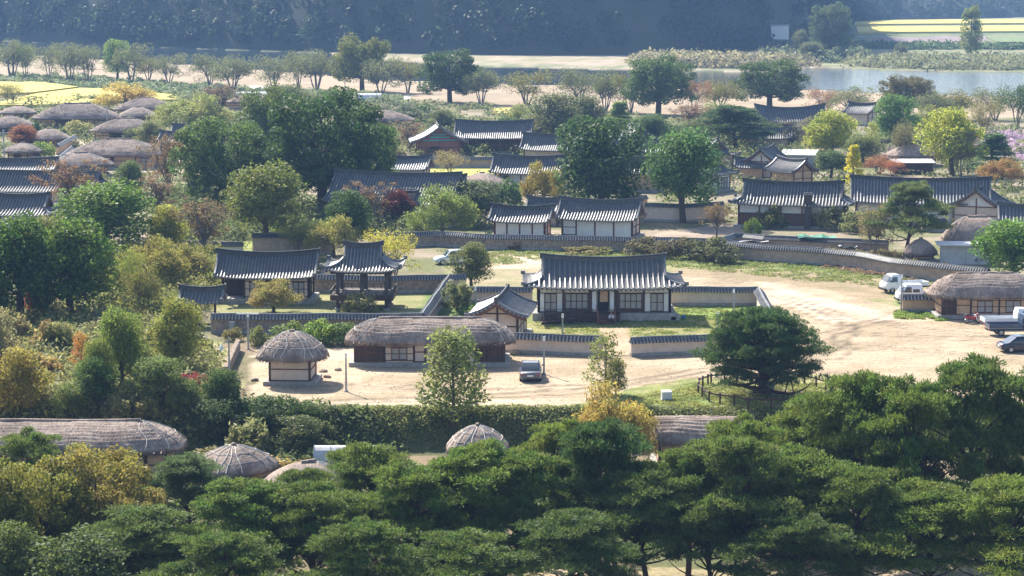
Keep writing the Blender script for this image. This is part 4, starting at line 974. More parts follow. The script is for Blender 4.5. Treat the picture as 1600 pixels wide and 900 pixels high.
tiled_house('tiled roof peeking out behind the dense dark evergreen', 975, 240, 6.0, 4.6, 2.8, 2.2, -70, Rg=2.4, base=.3, pitch=.42, ov=1.0, detail=0)
tiled_house('dark tiled roofs between the evergreen and the round green tree', 1008, 300, 7.0, 4.0, 2.9, 1.9, -10, base=.3, pitch=.42, ov=.9, detail=0, plaster='plaster_ochre')
tiled_house('far small tiled roof at the right behind the grey trees', 1340, 196, 5.0, 4.0, 2.6, 1.8, -35, base=.3, pitch=.5, ov=.8, detail=0)
tiled_house('low dark roof seen between the evergreen and the pointed ridges', 1036, 262, 8.0, 4.2, 2.6, 1.8, -8, base=.3, pitch=.42, ov=.9, detail=0)
tiled_house('narrow tiled roof behind the speckled trees of the village centre', 925, 262, 9.0, 4.2, 2.6, 2.0, -12, base=.3, pitch=.42, ov=.9, detail=0)
tiled_house('tiled roof between the left ginkgo and the dark spreading cedar', 1200, 238, 7.5, 4.2, 2.6, 2.0, -6, base=.3, pitch=.42, ov=.9, detail=0)
# shrine hall with painted gable
sh, _ = tiled_house('tiled shrine hall with turquoise and red painted gable', 770, 240, 13.0, 5.5, 2.9, 2.6, -4, base=.4, pitch=.40, ov=1.2, bays=[('planks',1)]*5, plaster='brick_red')
sg, _ = tiled_house('projecting gabled wing of the shrine hall, painted turquoise and red', 716, 243, 7.0, 7.4, 2.7, 2.7, 96, base=.4, pitch=.40, ov=1.4, gov=1.1, plaster='brick_red', z_up=.2, ridge_up=.2, name='shrine_wing')
for (yy, zz, ww, mt) in ((0,3.1,6.4,'teal_paint'),(0,3.65,3.8,'teal_paint'),(0,3.38,5.4,'red_paint'),(0,4.15,2.6,'teal_paint')): box('painted_beam', (-3.68, 3.7, zz), (.14, ww, .26), MAT[mt], sg)
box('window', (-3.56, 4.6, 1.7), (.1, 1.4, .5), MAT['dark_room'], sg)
# --- thatched roofs of the far left quarter and others
for (l, u, v, W_, D_, ez, ri, rz, cs, mt) in (
    ('broad thatched roof before the golden rice field', 117, 200, 15.0, 6.0, 2.2, 3.2, 0, True, 'thatch'),
    ('thatched roof at the field edge, right of the broad one', 226, 184, 11.0, 5.5, 2.0, 2.6, 3, True, 'thatch'),
    ('small peaked thatch between the two at the field edge', 213, 198, 5.6, 4.2, 2.3, 2.0, 0, False, 'thatch'),
    ('thatched roof with tall electric pole in front', 195, 221, 10.5, 5.0, 2.2, 2.4, 2, True, 'thatch'),
    ('rounded thatch beside the orange maple', 73, 232, 5.2, 4.2, 1.9, 1.9, 0, False, 'thatch'),
    ('big thatched house with plank fronts in the left quarter', 178, 264, 13.4, 6.2, 2.5, 2.6, -2, True, 'thatch'),
    ('low rounded thatch joined to the left of the big one', 128, 276, 7.4, 4.4, 1.9, 2.0, 12, False, 'thatch'),
    ('thatch with small ochre gable at the far left', 33, 252, 4.2, 3.4, 1.8, 1.4, 0, False, 'thatch'),
    ('grey thatch at the left edge behind the orange maple', 12, 212, 6.8, 4.6, 2.0, 2.0, 0, True, 'thatch'),
    ('long low thatch over a red-brown wall at the grove edge', 590, 206, 11.6, 5.0, 2.5, 2.1, 0, True, 'thatch'),
    ('far grey thatch behind the round green bush', 640, 192, 8.0, 4.6, 2.2, 1.9, 0, False, 'thatch'),
    ('low brown thatch on the yellow lawn', 742, 308, 5.4, 4.6, 1.6, 2.0, -25, False, 'thatch_brown'),
    ('thatch half seen behind the pale riverside greenhouse', 395, 172, 10.0, 4.6, 2.0, 1.8, 0, False, 'thatch'),
    ('small dark thatch behind the corrugated roof on the right', 1432, 260, 6.0, 4.2, 1.9, 2.0, 5, False, 'thatch_brown'),
    ('low thatch among the trees before the field, left edge', 25, 190, 5.0, 4.0, 2.0, 1.5, 0, False, 'thatch')):
    thatched_house(l, u, v, W_*1.12, D_*1.1, ez, ri*.86, rz, bays=[('plaster2',1),('planks',1),('plaster2',1),('window',1)], ov=1.2, mat=mt, courses=cs, ropes=None if v < 240 else 'ends', seed=u, pw=1.25 if W_ > 9 else 1.4, rl=.55)
# brown wall and little window below the long low thatch
# --- sheds and sheets
def shed(label, u, v, W_, D_, h, roofm, wallm, rz=0, tilt=6, name='shed', curve=False):
    e = empty(name, GT(u, v), R(rz), label, 'shed'); 
    if curve:
        pts = [(math.cos(a)*D_/2, math.sin(a)*h) for a in np.linspace(0, math.pi, 13)]
        mb = MB(); V = [(-W_/2, D_/2+p[0], p[1]) for p in pts]+[(W_/2, D_/2+p[0], p[1]) for p in pts]; n = len(pts)
        mb.add(V, [(i, i+1, i+1+n, i+n) for i in range(n-1)]+[tuple(range(n)), tuple(range(2*n-1, n-1, -1))]); mb.build('sheet_cover', MAT[roofm], e)
        for k in range(int(W_/1.2)+1):
            mb = MB(); x = -W_/2+k*1.2; mb.tube([(x, D_/2+p[0]*1.01, p[1]*1.01) for p in pts], .03, 4); mb.build('hoop', MAT['metal_grey'], e)
        return e
    box('wall', (0, D_/2, h/2), (W_-.3, D_-.3, h), MAT[wallm], e)
    rr = box('roof', (0, D_/2, h+.25), (W_+.5, D_+.6, .1), MAT[roofm], e, rx=R(tilt))
    for k in range(int(W_/.8)): box('roof_rib', (-W_/2+.4+k*.8, D_/2, h+.31), (.08, D_+.5, .06), MAT[roofm], rr, rx=R(tilt))
    return e
shed('grey plastic tunnel shelter below the hedge bank', 542, 741, 4.9, 2.4, 1.9, 'white_sheet', 'white_sheet', curve=True, name='tunnel_shelter')
shed('shed with pale blue metal roof behind the pointed gable', 1246, 262, 5.6, 4.6, 2.2, 'white_sheet', 'metal_grey', rz=-14)
shed('shed with ribbed white roof among the orange maples', 1428, 272, 6.6, 3.0, 1.8, 'white_sheet', 'wood_dark')
shed('long white greenhouse on the river meadow', 395, 156, 9.0, 4.0, 2.0, 'white_sheet', 'white_sheet', curve=True, name='greenhouse')
shed('pale blue greenhouse end behind the big riverside tree', 577, 160, 6.0, 4.0, 2.2, 'white_sheet', 'white_sheet', curve=True, name='greenhouse')
_h = shed('white-walled hut on the wooded slope across the river', 1218, 84, 7.5, 5.0, 5.5, 'metal_grey', 'plaster_white', tilt=2, name='hut')
_d = Vector((_h.location.x, _h.location.y, 0)).normalized(); _h.location = _h.location+_d*7; _h.location.z = 5.5
for x_ in (-3.2, 3.2): box('stilt', (x_, .3, -3.5), (.4, .4, 7.2), MAT['stone'], _h)
box('deck', (0, 1.5, -.1), (8, 4, .3), MAT['stone'], _h)
def canopy(label, u, v, W_, D_, h, m):
    e = empty('canopy', GT(u, v), R(-4), label, 'canopy'); mb = MB(); n = 6
    V = [(-W_/2+W_*i/n, D_*j/n, h-.25*math.sin(math.pi*i/n)*math.sin(math.pi*j/n)+.15*math.sin(i*2.1)) for i in range(n+1) for j in range(n+1)]
    mb.add(V, [(i*(n+1)+j, (i+1)*(n+1)+j, (i+1)*(n+1)+j+1, i*(n+1)+j+1) for i in range(n) for j in range(n)]); o = mb.build('sheet', MAT[m], e); o.modifiers.new('t', 'SOLIDIFY').thickness = .04
    for x in (-W_/2, W_/2):
        for y in (0, D_): box('pole', (x, y, h/2), (.05, .05, h), MAT['metal_grey'], e)
canopy('green net canopy behind the long wall', 1277, 390, 4.6, 3.4, 1.4, 'green_net')
canopy('low white sheet spread behind the long wall', 1165, 388, 5.6, 4.0, .9, 'white_sheet')
canopy('narrow white sheet right of the green net', 1325, 394, 2.2, 1.6, .7, 'white_sheet')
# chimney by the brick-fronted house, ridge chimney
for (l, u, v, h, wd) in (('tall square dark brick chimney in front of the brick-fronted house', 1262, 357, 4.4, .95), ('square chimney with tile cap before the very large old roof', 643, 352, 4.6, 1.3)):
    e = empty('chimney', GT(u, v), R(-12), l, 'chimney')
    for k in range(int(h/.22)): box('brick', (.01*(k % 2), 0, .11+k*.22), (wd-.015*(k % 2), wd, .205), MAT['stone_wall' if u < 700 else 'wood_grey'], e)
    box('cap', (0, 0, h+.08), (wd+.35, wd+.35, .14), MAT['tile'], e); box('cap_ridge', (0,0,h+.24), (wd+.1, .3, .2), MAT['tile_round'], e)
# ================================================================== WALLS
MW = 'mud_wall'
wall('plastered wall with tiled top on the right behind the main hall, beside the lawn', [(1046,477),(1184,477)], 1.35, 'plaster_cream')
wall('plastered side wall running toward the viewer to the old pine', [(1185,478),(1222,548)], 1.35, 'plaster_cream')
wall('front plastered wall with tiled top right of the lawn entrance', [(985,557),(1100,552),(1222,545)], 1.15, 'plaster_cream')
wall('front plastered wall with tiled top left of the lawn entrance', [(788,551),(942,556)], 1.25, 'plaster_cream')
wall('low wall seen behind the side house and the main hall', [(722,473),(832,473)], 1.1, 'plaster_cream')
wall('long stone and mud wall in front of the left compound', [(330,521),(500,521),(660,521)], 1.35, 'stone_wall')
wall('diagonal wall with tiled ridge at the right end of the left compound', [(660,520),(703,455)], 1.35, 'stone_wall')
wall('brown back wall of the left compound behind the pavilion', [(490,456),(610,458),(704,456)], 1.3, 'stone_wall')
wall('wall stub continuing right of the diagonal wall', [(704,457),(728,456)], 1.35, 'plaster_cream')
wall('short wall between the hall and the pavilion at the back', [(497,450),(518,432)], 1.3, 'plaster_cream')
wall('long stone wall with tiled top along the field edge, left half', [(585,388),(680,384),(745,389),(880,392),(990,394),(1105,396)], 1.3, 'stone_wall')
wall('long curved mud wall with tiled top along the field edge, right half', [(1118,402),(1200,409),(1290,415),(1342,421),(1400,432),(1450,438),(1545,448)], 1.45, MW)
wall('inner wall behind the sheets and the green net', [(1195,386),(1290,390),(1388,394)], .9, MW, rows=False)
wall('curving inner wall rising to the brick-fronted house', [(1105,396),(1150,382),(1195,386)], .9, MW, rows=False)
wall('pale wall behind the round green tree trunk', [(1008,345),(1060,347),(1130,343)], 1.9, 'plaster_cream')
wall('inner wall at the right, below the white end wall', [(1440,362),(1478,362)], 1.2, MW, rows=False)
wall('short mud wall with tiled top left of the ochre thatched house', [(1410,487),(1470,488)], 1.2, 'plaster_ochre')
wall('wall before the shrine hall and the yellow lawn', [(664,262),(770,262)], 1.3, MW, step=.4)
wall('grey wall behind the left compound trees', [(395,396),(480,396),(520,398)], 1.9, MW, rows=False)
wall('ochre wall in the left quarter below the big thatch', [(50,262),(92,262),(112,244)], 1.3, 'plaster_ochre', rows=False)
wall('ochre wall at the left, upper lane', [(90,242),(118,226)], 1.4, 'plaster_ochre', rows=False)
wall('low white-capped wall seen under the grey tree at the left', [(270,392),(380,394)], .7, 'plaster_white', rows=False)
wall('low wall far right behind the yellow-green trees', [(1350,228),(1450,230)], .8, MW, rows=False)
wall('ochre wall below the dark roofs, left of the round green tree', [(965,330),(1010,326)], 1.4, 'plaster_ochre', rows=False)
# dry-stone retaining wall by the path
rw = empty('retaining_wall', GT(370, 560), 0, 'low dry-stone retaining wall beside the sandy path at the left', 'wall'); 
o = GT(370,560); A_ = GT(352,592)-o; B_ = GT(372,548)-o; ln_ = (B_-A_).length; n_ = int(ln_/.42)
for r_ in range(4):
    for k in range(n_):
        q = A_.lerp(B_, (k+.5+.3*(r_ % 2))/n_); s_ = .34+.1*random.random(); me = MB().box((q.x, q.y, .13+r_*.25), (s_, .42, .235), rz=math.atan2(B_.y-A_.y, B_.x-A_.x)+random.uniform(-.1,.1)).build('stone', MAT['stone_wall'], rw, bevel=.04)
# ================================================================== STREET FURNITURE AND SMALL THINGS
def lamp(label, u, v, vt, z=None, kind=0):
    p = GT(u, v); p.z = float(TZ(p.x, p.y)); h = (v-vt)/SC(v, p.z); e = empty('lamp_post', p, 0, label, 'lamp post', 'lamp posts')
    MB().tube([(0,0,0),(0,0,h*.55),(0,0,h-.35)], [.09,.075,.06], 8).build('pole', MAT['metal_grey'], e)
    MB().cyl((0,0,0), (0,0,.12), .17, 10).build('foot', MAT['metal_grey'], e)
    if kind == 2:
        MB().tube([(0,0,h-.45),(-.25,0,h-.35),(-.6,0,h-.62)], .03, 6).build('arm', MAT['metal_grey'], e); MB().tube([(-.6,0,h-.62),(-.6,0,h-.75),(-.6,0,h-1.05)], [.05,.14,.17], 8).build('lamp_head', MAT['lamp_white'], e); MB().cyl((0,0,h-.4), (0,0,h), .06, 8).build('pole_tip', MAT['metal_grey'], e)
    else:
        MB().cyl((0,0,h-.38), (0,0,h-.05), .10, 10).build('lamp_head', MAT['lamp_white'], e); MB().cyl((0,0,h-.05), (0,0,h), .12, 10).build('cap', MAT['metal_grey'], e)
        if kind == 1: box('cross_arm', (0,0,h-.1), (2.0,.08,.08), MAT['lamp_white'], e)
for a in (('lamp post with white cross arm before the left compound wall', 388, 546, 488, None, 1), ('lamp post with hanging lantern beside the brick pillar', 359, 618, 526, None, 2), ('lamp post right of the square thatched hut', 541, 612, 551),
          ('lamp post right of the grey sedan', 850, 585, 525), ('lamp post on the lawn beside the side house', 879, 525, 490), ('tall lamp post on the lawn by the far wall', 1146, 508, 451), ('lamp post at the lower right corner of the lawn', 1121, 522, 487),
          ('lamp post with orange top near the white vans', 1408, 487, 428), ('thin lamp post behind the topiary tree', 743, 489, 448)): lamp(*a)
def thing(name, label, cat, u, v, rz=0):
    p = GT(u, v); p.z = float(TZ(p.x, p.y)); return empty(name, p, R(rz), label, cat)
e = thing('electric_pole', 'electric pole in front of the thatched roofs at the left', 'pole', 168, 214); MB().cyl((0,0,0),(0,0,6.2),.13,8).build('pole', MAT['metal_grey'], e); box('cross_arm', (0,0,5.8), (1.4,.1,.1), MAT['metal_grey'], e)
e = thing('electric_pole', 'electric pole among the far left roofs', 'pole', 7, 262); MB().cyl((0,0,0),(0,0,6.5),.13,8).build('pole', MAT['metal_grey'], e); box('cross_arm', (0,0,6.0), (1.5,.1,.1), MAT['metal_grey'], e)
e = thing('antenna_mast', 'thin antenna mast beside the big riverside tree', 'mast', 539, 140); MB().cyl((0,0,0),(0,0,16),.12,6).build('pole', MAT['metal_grey'], e)
for k, zz in enumerate((13.2, 14.2, 15.1)): box('antenna_arm', (0,0,zz), (2.0-.4*k,.12,.12), MAT['lamp_white'], e)
# brick pillar with cap
e = thing('brick_pillar', 'ochre pillar with small tiled cap at the yard corner', 'pillar', 368, 625, 12); 
for k in range(7): box('brick', (0,0,.12+k*.2), (.62-.01*(k % 2), .62, .19), MAT['plaster_ochre'], e)
mb = MB(); mb.add([(-.45,-.45,1.48),(.45,-.45,1.48),(.45,.45,1.48),(-.45,.45,1.48),(-.1,0,1.8),(.1,0,1.8)], [(0,1,5,4),(2,3,4,5),(1,2,5),(3,0,4),(3,2,1,0)]); mb.build('cap', MAT['tile_end'], e); box('footing', (0,0,.03), (.85,.85,.12), MAT['stone'], e)
for i, (u, v, l) in enumerate(((367.5,632,'short white bollard in front of the ochre pillar'), (405,636,'white bollard nearest the yard path, left of a pair'), (411,636,'white bollard nearest the yard path, right of a pair'), (377,645,'white globe lamp low beside the junipers'))):
    e = thing('bollard', l, 'bollard', u, v); MB().tube([(0,0,0),(0,0,.62),(0,0,.68)], [.11,.1,.05], 10).build('shaft', MAT['lamp_white'], e); MB().cyl((0,0,0),(0,0,.06),.16,10).build('foot', MAT['stone'], e)
e = thing('transformer_box', 'grey metal box against the left compound wall', 'utility box', 363, 523); box('cabinet', (0,0,.65), (.55,.4,1.2), MAT['metal_grey'], e, bevel=.02); box('door', (0,-.215,.65), (.45,.02,1.0), MAT['metal_grey'], e); box('plinth', (0,0,.03), (.65,.5,.1), MAT['stone'], e)
e = thing('meter_box', 'small white box low on the compound wall', 'box', 376, 521); box('case', (0,0,.5), (.35,.2,.35), MAT['lamp_white'], e, bevel=.02); box('bracket', (0,0,.18), (.1,.1,.36), MAT['metal_grey'], e)
# stone monument box
e = thing('stone_marker', 'white granite block on the grass left of the fenced pine', 'stone block', 1041, 625, 8); box('block', (0,0,.36), (.78,.55,.6), MAT['granite'], e, bevel=.02); box('top_slab', (0,-.0,.70), (.82,.6,.08), MAT['granite'], e, bevel=.01, rx=R(8)); box('base', (0,0,.03), (.9,.7,.1), MAT['stone'], e)
e = thing('stone_marker', 'grey stone block against the trunk of the old pine', 'stone block', 1203, 612, 0); box('block', (0,0,.4), (.62,.4,.8), MAT['metal_grey'], e, bevel=.03); box('base', (0,0,.03), (.8,.55,.1), MAT['stone'], e)
# white sign board
e = thing('sign_board', 'upright white information board in front of the lawn wall', 'sign', 1003, 556, 4); box('stand', (0,0,.3), (.5,.22,.62), MAT['stone'], e, bevel=.02); box('board', (0,0,1.15), (.48,.1,1.15), MAT['lamp_white'], e, bevel=.01)
for k in range(9): box('text_line', (-.12+.12*(k % 3), -.053, 1.6-.30*(k//3)), (.05, .01, .26), MAT['rubber'], e)
# fence round the old pine
fe = thing('ring_fence', 'low brown wooden ring fence round the old pine', 'fence', 1190, 612)
cF = GT(1190, 612); fr = [(1111,600),(1132,598),(1152,597),(1172,597),(1192,597),(1212,597),(1232,597),(1257,600),(1275,605),(1290,610),(1302,612),(1300,622),(1285,632),(1260,640),(1232,642),(1205,641),(1169,640),(1147,634),(1125,631),(1108,628),(1097,622),(1091,614),(1092,607),(1098,604),(1106,601)]
FP = [GT(u, v)-cF for u, v in fr]
for i, q in enumerate(FP):
    box('post', (q.x, q.y, .42), (.14, .14, .95), MAT['wood_dark'], fe); r2 = FP[(i+1) % len(FP)]
    for zz in (.72,): MB().bar((q.x, q.y, zz), (r2.x, r2.y, zz), .10, .11).build('rail', MAT['wood_dark'], fe)
# timber props under the old pine
for (u, v, l, h) in ((1183, 619, 'black A-frame timber prop under the left limb of the old pine', 1.25), (1233, 630, 'timber prop under the right limbs of the old pine', 1.9)):
    e = thing('tree_prop', l, 'prop', u, v)
    for sx in (-1, 1): MB().bar((sx*.38*h/1.3, 0, 0), (sx*.08, 0, h), .09).build('leg', MAT['wood_dark'], e)
    box('cross_bar', (0,0,.3), (.66*h/1.3,.08,.08), MAT['wood_dark'], e); box('head', (0,0,h), (.4,.25,.1), MAT['wood_dark'], e)
# stones lying in the yard and lawn
for i, (u, v, s_, l) in enumerate(((505,581,.33,'dark stone on the sand right of the thatched hut, nearest the lamp post'), (528,579,.3,'dark stone on the sand right of the thatched hut, farthest right'), (511,590,.3,'flat stone on the sand right of the thatched hut, lowest of three'), (398,595,.28,'dark stone on the sand left of the thatched hut'), (318,531,.5,'pale flat rock on the path below the small gate'), (806,552,.5,'dark rough stone by the end of the lawn wall'))):
    e = MB(); rs = np.random.default_rng(i); bm = bmesh.new(); bmesh.ops.create_icosphere(bm, subdivisions=2, radius=s_)
    for vtx in bm.verts: k = 1+.5*(float(vn(np.array(vtx.co.x*5+i*3), np.array(vtx.co.y*5+vtx.co.z*4), i))-.5); vtx.co = Vector((vtx.co.x*k*1.2, vtx.co.y*k, vtx.co.z*k*.55))
    me = bpy.data.meshes.new('rock'); bm.to_mesh(me); bm.free(); p = GT(u, v); o = link('rock', me, MAT['stone'] if i == 4 else MAT['stone_wall'], None, (p.x, p.y, .1)); tag(o, l, 'rock')
# rock face on the hill
bm = bmesh.new(); bmesh.ops.create_grid(bm, x_segments=26, y_segments=26, size=1)
pb = GT(1003, 84)
for vtx in bm.verts:
    a, b_ = vtx.co.x, vtx.co.y; n0 = float(fbm(np.array(a*2.4), np.array(b_*2.4), 60)); wv = 1-max(0, b_)*.55
    vtx.co = Vector((a*8.5*wv+b_*3+1.5*(n0-.5), -3+(b_+1)*4.6+5*(n0-.5)+4*abs(a)**3, (b_+1)*7.6))
me = bpy.data.meshes.new('cliff'); bm.to_mesh(me); bm.free(); o = link('cliff', me, MAT['rock'], None, (pb.x, pb.y, -.5)); tag(o, 'pale bare rock face in the wooded hill across the river', 'cliff')
# ================================================================== VEHICLES
def loft(secs, name, mat, par, smooth=True):
    """secs: list of (x, [(y,z)...]) rings of equal count"""
    mb = MB(); V = []; n = len(secs[0][1])
    for x, ring in secs: V += [(x, y, z) for y, z in ring]
    F = [(i*n+j, i*n+(j+1) % n, (i+1)*n+(j+1) % n, (i+1)*n+j) for i in range(len(secs)-1) for j in range(n)]+[tuple(range(n)), tuple((len(secs)-1)*n+k for k in range(n-1,-1,-1))]
    o = mb.add(V, F).build(name, mat, par); 
    if smooth:
        o.data.polygons.foreach_set('use_smooth', np.ones(len(o.data.polygons), bool)); o.modifiers.new('b', 'EDGE_SPLIT').split_angle = R(38)
    return o
def ring(hw, z0, z1, rb=.12, rt=.12, tum=0):
    return [(-hw+rb,z0),(hw-rb,z0),(hw,z0+rb),(hw,(z0+z1)*.5),(hw-tum,z1-rt),(hw-tum-rt,z1),(-hw+tum+rt,z1),(-hw+tum,z1-rt),(-hw,(z0+z1)*.5),(-hw,z0+rb)]
def wheel(par, x, y, r, w_=.2):
    mb = MB(); prof = [(-w_/2, r*.62), (-w_/2, r*.93), (-w_/2+.03, r), (w_/2-.03, r), (w_/2, r*.93), (w_/2, r*.62)]; n = 20; V = []
    for a in np.linspace(0, 2*math.pi, n+1)[:-1]:
        for (yy, rr) in prof: V.append((x+math.cos(a)*rr, y+yy, r+math.sin(a)*rr))
    m_ = len(prof); F = [(i*m_+j, ((i+1) % n)*m_+j, ((i+1) % n)*m_+(j+1) % m_, i*m_+(j+1) % m_) for i in range(n) for j in range(m_)]
    t = mb.add(V, F).build('wheel', MAT['rubber'], par); s_ = 1 if y > 0 else -1
    rb = MB(); rb.cyl((x, y+s_*w_*.2, r), (x, y+s_*w_*.3, r), r*.62, 16)
    for k in range(5): a = k*1.257; rb.bar((x, y+s_*w_*.36, r), (x+math.cos(a)*r*.58, y+s_*w_*.34, r+math.sin(a)*r*.58), .07)
    rb.build('rim', MAT['rim'], t)
def sedan(label, u, v, rz, mat, suv=False, group=None):
    e = thing('parked_car', label, 'car', u, v, rz); m_ = MAT[mat]; L_ = 4.75 if not suv else 4.4; h = 1.45 if not suv else 1.62; hw = .91; b_ = h*.60
    X = lambda t: -L_/2+L_*t
    body = loft([(X(0), ring(hw*.84,.38,b_*.80,.1,.1)), (X(.025), ring(hw*.93,.26,b_*.93)), (X(.10), ring(hw*.985,.22,b_)), (X(.25), ring(hw,.20,b_+.03)), (X(.5), ring(hw,.20,b_+.0)), (X(.72), ring(hw,.20,b_-.03)), (X(.88), ring(hw*.96,.22,b_*.88)), (X(.97), ring(hw*.88,.26,b_*.76)), (X(1), ring(hw*.78,.34,b_*.62,.08,.08))], 'body', m_, e)
    r0 = .02 if suv else .12
    def cabin(k, s0): return [(X(.08 if suv else .13)-s0, ring(hw*.86-k,b_-.05,b_+.02,.02,.02,.02)), (X(.16 if suv else .28)-s0*.5, ring(hw*.90-k,b_-.05,h-.05+k*.3,.02,.09,.13)), (X(.36), ring(hw*.92-k,b_-.05,h+k*.3-.005,.02,.09,.16)), (X(.52), ring(hw*.92-k,b_-.05,h-.03+k*.3,.02,.09,.15)), (X(.60)+s0, ring(hw*.9-k,b_-.05,h-.16,.02,.08,.12)), (X(.72)+s0, ring(hw*.86-k,b_-.06,b_+.01,.02,.02,.02))]
    loft(cabin(0, 0), 'windows', MAT['car_glass'], e)
    # roof skin and pillars
    loft([(X(.18 if suv else .29), ring(hw*.76,h-.06,h+.0,.02,.03)), (X(.36), ring(hw*.75,h-.04,h+.025,.02,.03)), (X(.52), ring(hw*.75,h-.08,h-.005,.02,.03)), (X(.585), ring(hw*.74,h-.16,h-.08,.02,.03))], 'roof', m_, e)
    for sy in (-1, 1):
        for (t0, t1) in (((.14 if not suv else .09), (.29 if not suv else .17)), (.715, .585)):
            MB().bar((X(t0), sy*hw*.86, b_), (X(t1), sy*hw*.74, h-.06), .09, .07).build('pillar', m_, e)
        MB().bar((X(.44), sy*hw*.915, b_), (X(.44), sy*hw*.80, h-.08), .08, .03).build('pillar', m_, e)
        box('mirror', (X(.665), sy*(hw+.1), b_+.08), (.14, .2, .13), m_, e, bevel=.03)
        box('taillight', (X(.012), sy*hw*.70, b_*.80), (.08, .36, .15), MAT['tail_red'], e, bevel=.02)
        box('headlight', (X(.965), sy*hw*.68, b_*.70), (.2, .34, .13), MAT['head_light'], e, bevel=.02)
        for xx in (.185, .81): wheel(e, X(xx), sy*(hw-.10), .33)
    box('number_plate', (X(0)-.012, 0, b_*.66), (.03, .5, .13), MAT['lamp_white'], e); box('bumper', (X(.01), 0, .42), (.12, hw*1.75, .16), MAT['rubber'] if suv else m_, e, bevel=.03)
    return e
sedan('grey sedan seen from behind on the sand beside the long thatched house', 829, 590, 89, 'car_grey')
sedan('dark navy sedan at the right edge below the blue truck', 1601, 549, 4, 'car_navy')
sedan('silver-blue car parked by the leaning tree at the back of the field', 707, 412, 195, 'car_silver', suv=True)
def truck(label, u, v, rz, mat, van=False, bedmat=None, cover=False, double=False):
    e = thing('parked_truck' , label, 'truck', u, v, rz); m_ = MAT[mat]; L_ = 5.0; hw = .87; h = 1.97
    cl = 2.5 if double else 1.75; xf = L_/2
    def cabring(hw_, z0, z1, t=.1): return ring(hw_, z0, z1, .06, .12, t)
    loft([(xf-cl, cabring(hw*.96,.55,h-.02)), (xf-cl+.1, cabring(hw,.45,h+.0)), (xf-.95, cabring(hw,.45,h+.0)), (xf-.75, cabring(hw,.45,h-.08)), (xf-.32, cabring(hw,.42,1.22,.02)), (xf-.06, cabring(hw*.96,.40,1.05,.02)), (xf, cabring(hw*.86,.45,.9,.02))], 'cab', m_, e)
    # windscreen and side windows proud of the cab
    mb = MB(); mb.add([(xf-.28,-.72,1.24),(xf-.28,.72,1.24),(xf-.70,.62,1.86),(xf-.70,-.62,1.86)], [(0,1,2,3)]); ws = mb.build('windscreen', MAT['car_glass'], e); ws.modifiers.new('t', 'SOLIDIFY').thickness = .03; ws.location = (.035,0,.02)
    for sy in (-1, 1):
        wins = [((xf-1.35, xf-.55))] + ([(xf-2.2, xf-1.5)] if double else [])
        for (a, b_) in wins:
            top = 1.74; fwd = b_ if b_ > xf-.9 else None
            V = [(a, sy*(hw+.005), 1.2), (b_, sy*(hw+.005), 1.2), (b_-(.28 if fwd else 0), sy*(hw-.085), top), (a, sy*(hw-.085), top)]; mb = MB(); mb.add(V, [(0,1,2,3)]); wn = mb.build('window', MAT['car_glass'], e); wn.modifiers.new('t', 'SOLIDIFY').thickness = .03
        box('mirror', (xf-.45, sy*(hw+.16), 1.35), (.08, .14, .26), MAT['rubber'], e, bevel=.02)
        box('headlight', (xf-.06, sy*.62, .78), (.12, .28, .18), MAT['head_light'], e, bevel=.03)
        box('door_handle', (xf-1.3, sy*(hw+.012), 1.05), (.14, .02, .04), MAT['rubber'], e)
    box('bumper', (xf-.03, 0, .45), (.2, hw*1.98, .24), MAT['rubber'], e, bevel=.04)
    bm_ = MAT[bedmat or mat]; x0 = -L_/2; x1 = xf-cl-.08
    box('chassis', ((x0+xf-cl)/2, 0, .55), (x1-x0+.2, .8, .16), MAT['rubber'], e); box('cargo_floor', ((x0+x1)/2, 0, .72), (x1-x0, hw*1.96, .08), MAT['metal_grey'], e)
    for sy in (-1, 1):
        for k in range(3): box('side_board', ((x0+x1)/2, sy*hw, .80+.125*k), (x1-x0, .05, .118), bm_, e)
    for xx in (x0+.02, x1-.02): box('end_board', (xx, 0, .93), (.05, hw*1.9, .38), bm_, e)
    box('head_guard', (x1+.02, 0, 1.35), (.05, hw*1.7, .6), bm_, e)
    for sy in (-1, 1):
        for xx, r_ in ((x0+1.15, .32), (xf-.8, .33)): wheel(e, xx, sy*(hw-.1), r_)
        box('taillight', (x0-.01, sy*.7, .6), (.05, .22, .12), MAT['tail_red'], e)
    return e
truck('white single-cab truck facing left behind the lamp post with orange top', 1412, 456, 196, 'car_white')
truck('white double-cab truck behind the short mud wall', 1438, 473, 184, 'car_white', double=True)
truck('blue single-cab truck with white cargo interior at the right edge', 1583, 523, 3, 'car_blue')
truck('white truck parked just behind the blue truck', 1575, 513, 3, 'car_white')
# motorcycle
e = thing('motorcycle', 'red and white motorcycle parked before the ochre thatched house', 'motorcycle', 1519, 505, 12)
for x in (-.62, .62):
    mb = MB(); n = 16; P = [(x+math.cos(a)*.27, 0, .3+math.sin(a)*.27) for a in np.linspace(0, 2*math.pi, n+1)]; mb.tube(P, .045, 6, cap=False); w_ = mb.build('wheel', MAT['rubber'], e); mb = MB(); mb.cyl((x,-.05,.3),(x,.05,.3),.17,12); mb.build('rim', MAT['rim'], w_)
loft([(-.75, ring(.10,.55,.72,.04,.04)), (-.35, ring(.15,.42,.82,.04,.05)), (.0, ring(.13,.35,.62,.04,.05)), (.25, ring(.12,.35,.66,.04,.05)), (.42, ring(.17,.42,.95,.04,.05)), (.55, ring(.1,.6,.9,.04,.04))], 'body', MAT['moto_red'], e)
loft([(-.72, ring(.1,.78,.86,.02,.03)), (-.3, ring(.14,.80,.9,.02,.04)), (.1, ring(.1,.74,.82,.02,.03))], 'seat', MAT['rubber'], e); box('leg_shield', (.33, 0, .62), (.06, .5, .5), MAT['car_white'], e, ry=R(-15), bevel=.02)
